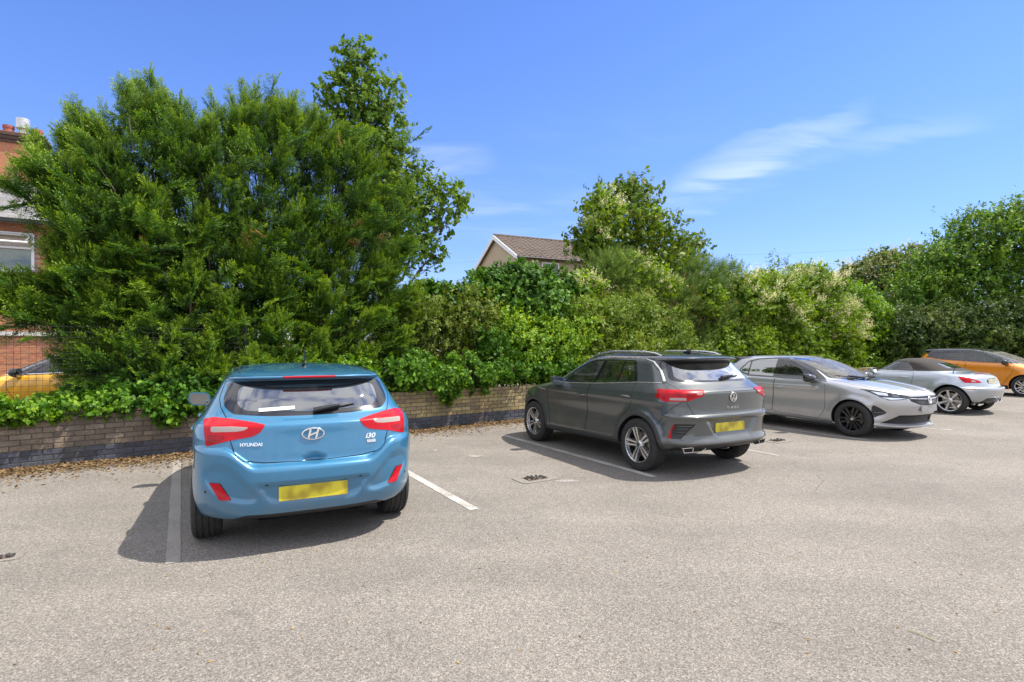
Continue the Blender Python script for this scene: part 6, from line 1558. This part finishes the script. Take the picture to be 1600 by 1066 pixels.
    sp = c.take([(-1.32, 1.25), (-1.22, 1.33), (-1.0, 1.375), (-1.0, 1.402), (-1.75, 1.402), (-1.75, 1.25)], 'side', 1); c.emit(sp, 'roof_spoiler', P_DARK, root)
    sp = c.take([(-1.32, 1.25), (-1.22, 1.33), (-1.0, 1.375), (-1.0, 1.402), (-1.75, 1.402), (-1.75, 1.25)], 'side', -1); c.emit(sp, 'roof_spoiler', P_DARK, root)
    for s_ in (1, -1):
        lp = rpoly([(.83 * s_, .868), (.70 * s_, .828), (.56 * s_, .788), (.435 * s_, .752), (.49 * s_, .725), (.60 * s_, .700), (.71 * s_, .690), (.77 * s_, .735), (.81 * s_, .80)], .010)
        hb = c.take(lp, 'front', lim=.9, off=.003)
        k1 = c.take(rpoly([(.765 * s_, .735), (.70 * s_, .703), (.60 * s_, .712), (.52 * s_, .732), (.60 * s_, .730), (.70 * s_, .735)], .004), 'front', bm=hb, lim=.9)
        k2 = c.take(rpoly([(.80 * s_, .835), (.70 * s_, .805), (.71 * s_, .765), (.78 * s_, .775)], .008), 'front', bm=hb, lim=.9)
        k3 = c.take(rpoly([(.67 * s_, .795), (.60 * s_, .775), (.60 * s_, .745), (.67 * s_, .755)], .006), 'front', bm=hb, lim=.9)
        o = c.emit(hb, 'headlight', M['gloss_black'], root); c.emit(k1, 'daytime_running_light', M['lamp_bright'], o); c.emit(k2, 'lamp_reflector', M['lamp_bright'], o); c.emit(k3, 'lamp_reflector', M['lamp_glass'], o)
        fb = c.take(rpoly([(.815 * s_, .60), (.755 * s_, .545), (.70 * s_, .475), (.72 * s_, .44), (.825 * s_, .36)], .02), 'front', lim=.9, off=-.008); o = c.emit(fb, 'side_intake', M['black'], root)
        MB().tube(c.line([(.80 * s_, .46), (.72 * s_, .47)], 'front', off=.002), .012, n=6).build('intake_vane', M['gloss_black'], o, smooth=True)
        tl = c.take(rpoly([(-1.62, .98), (-1.92, .98), (-1.98, .82), (-1.75, .84)], .02), 'side', s_); c.emit(tl, 'tail_light', M['red_lens'], root)
    gp = rpoly([(-.49, .755), (0, .760), (.49, .755), (.45, .675), (.27, .608), (0, .590), (-.27, .608), (-.45, .675)], .02)
    gb = c.take(gp, 'front', off=-.012); go = c.emit(gb, 'front_grille', M['black'], root)
    for z in (.625, .648, .672, .722):
        w_ = .26 + (z - .61) * 1.8 if z < .69 else .46
        MB().tube(c.line([(-w_, z), (0, z), (w_, z)], 'front', off=-.008), .005, n=5).build('grille_bar', M['gloss_black'], go, smooth=True)
    for s_ in (1, -1): MB().tube(c.line([(.07 * s_, .708), (.27 * s_, .716), (.46 * s_, .728)], 'front', off=.002), [.010] * 1 + [.009] * 40 if False else .009, n=6).build('grille_wing', M['chrome'], go, smooth=True)
    p, n = c.hit(0, .690, 'front', off=.008); Mx = plane_frame(p, n, (0, 1, 0)); mb = ring_mb(.056, .056, .006, .004, Mx)
    for a, b, w_ in (((-.035, .02), (.02, .035), .012), ((.02, .035), (-.005, -.005), .014), ((-.02, -.035), (-.005, .0), .016), ((.01, -.04), (.0, -.005), .012), ((-.035, -.005), (-.02, -.035), .010), ((.03, .005), (.04, .03), .008), ((.0, .0), (.032, .006), .010)): bar(mb, a, b, w_, 0, .009, Mx)
    mb.build('badge', M['chrome'], root, smooth=True)
    ib = c.take(rpoly([(-.57, .435), (.57, .435), (.66, .36), (.75, .285), (.5, .275), (-.5, .275), (-.75, .285), (-.66, .36)], .015), 'front', off=-.01); io = c.emit(ib, 'lower_grille', M['black'], root)
    for z in (.30, .325, .35, .375, .40, .42):
        w_ = .72 - (z - .28) * 1.0
        MB().tube(c.line([(-w_, z), (-w_ * .5, z), (0, z), (w_ * .5, z), (w_, z)], 'front', off=-.006), .0045, n=5).build('grille_bar', M['black'], io, smooth=True)
    p, n = c.hit(.30, .36, 'front', off=.0); MB().prism([(-.05, -.045), (.05, -.045), (.05, .045), (-.05, .045)], 0, .012, plane_frame(p, n, (0, 1, 0))).build('radar_cover', M['gloss_black'], io)
    lines = []
    bl = [(.885, .70), (1.02, .58), (1.25, .66)]
    bon = [(-.74, .985), (-.775, .935), (-.72, .885), (-.50, .850), (0, .838), (.50, .850), (.72, .885), (.775, .935), (.74, .985)]
    lines.append((bon, 'front', 1))
    for s_ in (1, -1):
        dr = rpoly([(-.285, .985), (-.335, .31), (.62, .27), (.735, .45), (.745, .93)], .05)
        db = c.take(dr, 'side', s_); c.emit(db, 'front_door', P_SILV, root)
        dr2 = rpoly([(-.295, .985), (-.345, .315), (-.86, .33), (-1.0, .62), (-1.20, .78), (-1.22, 1.06), (-.95, .995)], .04)
        db = c.take(dr2, 'side', s_); c.emit(db, 'rear_door', P_SILV, root)
        lines += [(dr + dr[:1], 'side', s_), (dr2 + dr2[:1], 'side', s_)]
        for hx in (-.18, -1.0): door_handle(c, root, hx, .825, s_, P_SILV)
        door_mirror(root, (.50, .80 * s_, .96), s_, P_DARK, M['black'], 1.05)
    c.shell_parts.append(c.bm.copy())
    c.emit(c.bm, 'body', P_SILV, root)
    c.gaps(lines, root, r=.0035)
    c.interior(root, dash=.70)
    underbody(c, root)
    number_plate(c, root, 0, .545, 'front', M['plate_g'])
    for a, b in (((.55, 1.01), (.02, 1.03)), ((-.05, 1.0), (-.55, 1.06))): wiper(c, root, a, b, 'front', 'windscreen_wiper')
    p, n = c.hit(-1.35, 0, 'top'); MB().tube([p, p + Vector((-.02, 0, .02)), p + Vector((-.12, 0, .17))], [.02, .008, .004], n=6).build('aerial', M['black'], root, smooth=True)
    wheels(root, (-1.33, 1.21), .765, .318, .20, .222, dict(n=6, twin=True, w=.024, o0=.016, o1=.040, m=M['alloy_black'], m2=M['alloy_black'], cap=M['alloy']))
    return root

def pale_convertible():
    loc, t = axle_pose((11.2, 13.6), 121.0, -1.2)
    root = empty('convertible_car', loc, t)
    tag(root, 'pale silver convertible with a raised brown fabric top, seen from its rounded tail', 'car', 'cars parked in the bays')
    K = [
        (.26, .18, -1.66, 2.0, .78, .8, 2.6, .8, 2.5),
        (.31, .22, -1.76, 2.05, .83, .8, 2.6, .85, 2.5),
        (.44, .40, -1.85, 2.10, .872, .8, 2.6, .9, 2.5),
        (.58, .55, -1.885, 2.12, .885, .8, 2.6, .95, 2.5),
        (.635, .62, -1.88, 2.10, .885, .78, 2.6, .95, 2.5),
        (.655, .66, -1.80, 2.05, .884, .72, 2.6, .95, 2.5),
        (.74, .72, -1.775, 1.9, .880, .72, 2.6, .95, 2.5),
        (.86, .82, -1.73, 1.5, .86, .72, 2.5, .9, 2.5),
        (.92, .88, -1.66, 1.1, .84, .70, 2.4, .8, 2.5),
        (.945, .91, -1.56, .85, .82, .64, 2.4, .6, 2.5),
        (.985, .96, -1.30, .68, .775, .55, 2.5, .5, 2.5),
        (1.02, 1.0, -1.17, .60, .735, .50, 2.6, .45, 2.5),
        (1.13, 1.10, -.92, .42, .665, .45, 2.6, .42, 2.5),
        (1.22, 1.20, -.70, .26, .60, .42, 2.5, .38, 2.5),
        (1.27, 1.25, -.52, .16, .52, .36, 2.4, .34, 2.4),
        (1.298, 1.285, -.34, .02, .36, .28, 2.2, .26, 2.2),
        (1.305, 1.297, -.2, -.08, .1, .06, 2, .06, 2)]
    def disp(P):
        flare(P, -1.2, .33, .37, .035, .09); flare(P, 1.2, .33, .37, .03, .09)
        x, y, z = P[..., 0], P[..., 1], P[..., 2]; ay = np.abs(y)
        P[..., 2] += .030 * np.exp(-(y / .42) ** 4) * np.exp(-((x + 1.50) / .14) ** 2) * (z > .85)
        m = (1 - sstep(np.hypot(y / .36, (z - .77) / .10), .75, 1)) * (x < -1.2); P[..., 0] += .03 * m
        return P
    c = Car('pale', K, disp=disp, NR=54, NS=50, NF=30, step=.024)
    arches(c, root, (-1.2, 1.2), .335, .372, P_PALE)
    cloth = pbr('soft_top_fabric', (.036, .032, .029), .95, noise=.25, nscale=200, bump=.2, bscale=500)
    so = rpoly([(.60, 1.0), (.30, 1.20), (.05, 1.235), (-.20, 1.225), (-.33, 1.15), (-.43, .99)], [.01, .04, .06, .08, .10, .02])
    side_glass(c, root, so, [rpoly([(.52, 1.005), (.27, 1.19), (.05, 1.218), (-.19, 1.205), (-.30, 1.14), (-.39, 1.0)], [.01, .04, .06, .08, .10, .02])], [M['glass']], M['black'])
    wb = c.take(rpoly([(-.60, 1.0), (.60, 1.0), (.48, 1.225), (-.48, 1.225)], .03), 'front', lim=.05); c.emit(wb, 'windscreen', M['windscreen'], root)
    rw = c.take(rpoly([(-.42, 1.07), (.42, 1.07), (.36, 1.19), (-.36, 1.19)], .05), 'rear', lim=-.5); c.emit(rw, 'rear_window', M['glass'], root)
    for s_ in (1, -1):
        st = c.take([(.36, 1.215), (.30, 1.19), (.05, 1.23), (-.22, 1.22), (-.44, .995), (-1.27, 1.022), (-1.27, 1.4), (.36, 1.4)], 'side', s_, lim=-.01, off=.004); c.emit(st, 'soft_top', cloth, root)
        tl = c.take(rpoly([(-1.33, .905), (-1.50, .880), (-1.66, .805), (-1.70, .755), (-1.47, .755), (-1.40, .82)], .02), 'side', s_, lim=.3, off=.004)
        k = c.take(rpoly([(-1.57, .825), (-1.63, .795), (-1.63, .775), (-1.56, .78)], .01), 'side', s_, bm=tl, lim=.3); o = c.emit(tl, 'tail_light', M['red_lens'], root); c.emit(k, 'reversing_lens', M['white_lens'], o)
        am = c.take(rpoly([(-1.53, .632), (-1.66, .632), (-1.66, .605), (-1.53, .605)], .012), 'side', s_, lim=.3, off=.004); c.emit(am, 'side_marker', M['amber_lens'], root)
    pb = c.take(rpoly([(-.27, .86), (.27, .86), (.25, .69), (-.25, .69)], .02), 'rear'); c.emit(pb, 'plate_recess', P_PALE, root)
    lines = []
    for s_ in (1, -1):
        dr = rpoly([(-.43, .97), (-.41, .72), (-.30, .32), (.78, .28), (.80, .90), (.62, .97)], .05)
        db = c.take(dr, 'side', s_); c.emit(db, 'door', P_PALE, root); lines.append((dr + dr[:1], 'side', s_))
        door_handle(c, root, -.22, .83, s_, P_PALE, .22); door_mirror(root, (.5, .78 * s_, .95), s_, P_PALE, M['black'], .8)
        lines.append(([(-1.28, .995), (-1.35, .94), (-1.60, .84)], 'side', s_)) if False else None
    vl = c.take([(-.55, .26), (-.45, .40), (.45, .40), (.55, .26)], 'rear', off=-.004); c.emit(vl, 'lower_valance', M['black'], root)
    c.shell_parts.append(c.bm.copy())
    c.emit(c.bm, 'body', P_PALE, root); c.gaps(lines, root, r=.004)
    c.interior(root, rear=None, seats=((.0, .36), (.0, -.36)), dash=.55, seat_z=.38, floor=(-1, 1.2), wheel_side=1)
    underbody(c, root)
    number_plate(c, root, 0, .775, 'rear', M['plate_b'], .50, .13)
    for y in (.09, -.09): MB().lathe([(.040, .05), (.046, .06), (.046, -.10), (.040, -.10)], 18, Matrix.Translation((-1.80, y, .35)) @ Matrix.Rotation(R(-90), 4, 'Y')).build('exhaust_pipe', M['chrome'], root, smooth=True)
    p, n = c.hit(-1.17, .60, 'top'); MB().tube([p, p + Vector((-.02, 0, .05)), p + Vector((-.10, 0, .24))], [.012, .006, .004], n=6).build('aerial', M['black'], root, smooth=True)
    L = c.line([(-.40, .952), (0, .958), (.40, .952)], 'rear', off=.004); MB().tube(L, .012, n=6).build('brake_light', M['red_dark'], root, smooth=True)
    wheels(root, (-1.2, 1.2), .775, .325, .235, .250, dict(n=7, w=.034, m=M['alloy'], m2=M['alloy_dark'], cap=M['alloy']))
    return root

def tall_hatch(loc, t, label, p_body, p_roof, belt_m, group, two_tone=True, small=False, trim_white=False):
    root = empty('hatchback_car' if small else 'crossover_car', loc, t)
    tag(root, label, 'car', group)
    H = 1.04 if small else 1.0
    K = [
        (.26, .20, -1.93, 1.92, .80, .7, 3, .8, 2.6), (.32, .25, -2.0, 2.0, .85, .7, 3, .85, 2.6), (.50, .50, -2.05, 2.06, .885, .66, 3, .95, 2.6), (.68, .68, -2.05, 2.05, .889, .6, 3, .98, 2.6),
        (.76, .80, -1.99, 2.0, .888, .55, 3, .95, 2.6), (.92, .90, -1.97, 1.75, .885, .52, 3, .9, 2.6), (1.05, .99, -1.93, 1.42, .865, .5, 2.9, .8, 2.6), (1.10, 1.03, -1.87, 1.28, .83, .46, 2.8, .66, 2.6),
        (1.25, 1.20, -1.76, .92, .755, .44, 2.8, .5, 2.6), (1.40, 1.40, -1.62, .48, .68, .42, 2.8, .42, 2.6), (1.445, 1.455, -1.58, .32, .655, .40, 2.8, .38, 2.6), (1.46, 1.47, -1.74, .26, .64, .42, 2.7, .38, 2.6),
        (1.49, 1.50, -1.70, .14, .61, .42, 2.6, .36, 2.6), (1.525, 1.53, -1.35, -.02, .52, .36, 2.4, .33, 2.5), (1.552, 1.556, -.95, -.22, .36, .28, 2.2, .28, 2.3), (1.56, 1.562, -.72, -.4, .1, .1, 2, .1, 2)]
    K = [tuple([k[0] * H, k[1] * H] + list(k[2:])) for k in K]
    def disp(P):
        flare(P, 1.29, .33, .37, .02); flare(P, -1.31, .33, .37, .02)
        x, y, z = P[..., 0], P[..., 1], P[..., 2]; side = (x > -1.75) & (x < 1.2)
        P[..., 1] -= np.sign(y) * .02 * np.exp(-((z - .60) / .12) ** 2) * side * sstep(np.abs(y), .6, .85); return P
    c = Car('tall', K, disp=disp, NR=34, NS=48, NF=40, step=.03)
    arches(c, root, (-1.31, 1.29), .335, .372, M['black'])
    h = lambda pts: [(a, b * H) for a, b in pts]
    so = rpoly(h([(1.12, 1.045), (.80, 1.22), (.36, 1.41), (.05, 1.462), (-.6, 1.462), (-1.15, 1.43), (-1.38, 1.30), (-1.46, 1.22), (-1.0, 1.155), (0, 1.085)]), .03)
    side_glass(c, root, so, [rpoly(h([(.72, 1.08), (.71, 1.225), (.33, 1.395), (.04, 1.435), (-.17, 1.437), (-.17, 1.108)]), .02), rpoly(h([(-.31, 1.115), (-.31, 1.437), (-.6, 1.437), (-1.0, 1.42), (-1.12, 1.30), (-1.12, 1.18)]), .02), rpoly(h([(1.02, 1.065), (.76, 1.205), (.76, 1.08)]), .01)],
               [M['glass'], M['glass'], M['glass']], M['gloss_black'])
    rb_poly = h([(1.3, 1.06), (1.14, 1.045), (.80, 1.20), (.36, 1.39), (.05, 1.44), (-.6, 1.44), (-1.15, 1.41), (-1.38, 1.29), (-1.52, 1.40), (-1.85, 1.42), (-1.85, 1.62), (.6, 1.62), (1.3, 1.2)])
    wb = c.take(rpoly(h([(-.68, 1.07), (-.4, 1.04), (.4, 1.04), (.68, 1.07), (.55, 1.43), (-.55, 1.43)]), .03), 'front', lim=.1); c.emit(wb, 'windscreen', M['windscreen'], root)
    rg = c.take(rpoly(h([(-.58, 1.12), (.58, 1.12), (.54, 1.40), (-.54, 1.40)]), .04), 'rear'); c.emit(rg, 'rear_window', M['glass_dark'], root)
    if two_tone:
        for s_ in (1, -1):
            rb = c.take(rb_poly, 'side', s_, lim=-.01); c.emit(rb, 'roof', p_roof, root)
    lines = []
    for s_ in (1, -1):
        dr = rpoly(h([(-.24, 1.085), (-.26, .36), (.74, .34), (1.02, .80), (1.05, 1.03)]), .05)
        db = c.take(dr, 'side', s_); c.emit(db, 'front_door', p_body, root)
        dr2 = rpoly(h([(-.25, 1.085), (-.27, .36), (-.86, .37), (-1.0, .66), (-1.2, .82), (-1.24, 1.17)]), .05)
        db = c.take(dr2, 'side', s_); c.emit(db, 'rear_door', p_body, root); lines += [(dr + dr[:1], 'side', s_), (dr2 + dr2[:1], 'side', s_)]
        for hx in (-.10, -1.05): door_handle(c, root, hx, .93 * H, s_, p_body)
        door_mirror(root, (.86, .80 * s_, 1.03 * H), s_, p_roof if two_tone and not trim_white else M['gloss_black'], M['black'], 1.1)
        sb = c.take([(-.92, .18), (-.92, .36), (.90, .34), (.90, .18)], 'side', s_, off=.003); c.emit(sb, 'sill_moulding', M['black'], root)
        tl = c.take(rpoly(h([(-1.55, 1.06), (-1.9, 1.06), (-2.0, .86), (-1.72, .88)]), .02), 'side', s_, lim=.3); c.emit(tl, 'tail_light', M['red_lens'], root)
        hb = c.take(rpoly(h([(1.45, .95), (1.95, .88), (2.05, .76), (1.72, .76)]), .02), 'side', s_, lim=.3); c.emit(hb, 'headlight', M['lamp_glass'], root)
        if trim_white: MB().tube(c.line(h([(1.12, 1.04), (0, 1.082), (-1.0, 1.15), (-1.44, 1.215)]), 'side', s_, off=.003), .012, n=6).build('belt_moulding', belt_m, root, smooth=True)
    gr = c.take(rpoly(h([(-.5, .80), (.5, .80), (.4, .64), (-.4, .64)]), .03), 'front'); c.emit(gr, 'front_grille', M['black'], root)
    c.shell_parts.append(c.bm.copy()); c.emit(c.bm, 'body', p_body, root); c.gaps(lines, root, r=.004)
    c.interior(root, dash=.85, seat_z=.56); underbody(c, root)
    p, n = c.hit(-1.35, 0, 'top'); MB().tube([p, p + Vector((-.02, 0, .02)), p + Vector((-.12, 0, .17))], [.02, .008, .004], n=6).build('aerial', M['black'], root, smooth=True)
    wheels(root, (-1.31, 1.29), .775, .330, .205, .222, dict(n=5, twin=True, w=.022, o0=.014, o1=.045, m=M['alloy'], m2=M['alloy_dark']))
    return root
blue_hatchback(); grey_crossover(); silver_hatchback(); pale_convertible()
tall_hatch(axle_pose((16.4 + .77 * .866, 17.6 + .77 * .5), -60, 1.29)[0], R(-60), 'orange crossover with a black roof, cut off by the right edge of the car park', P_ORAN, P_DARK, None, 'cars parked in the bays')
tall_hatch((-8.6, 11.25, .0), R(201), 'yellow car with a pale roof, half hidden behind the wire fence and dark tree', P_YELL, pbr('white_roof_paint', (.7, .7, .7), .3, coat=1), M['chrome'], 'cars parked beyond the wall', small=True, trim_white=True)
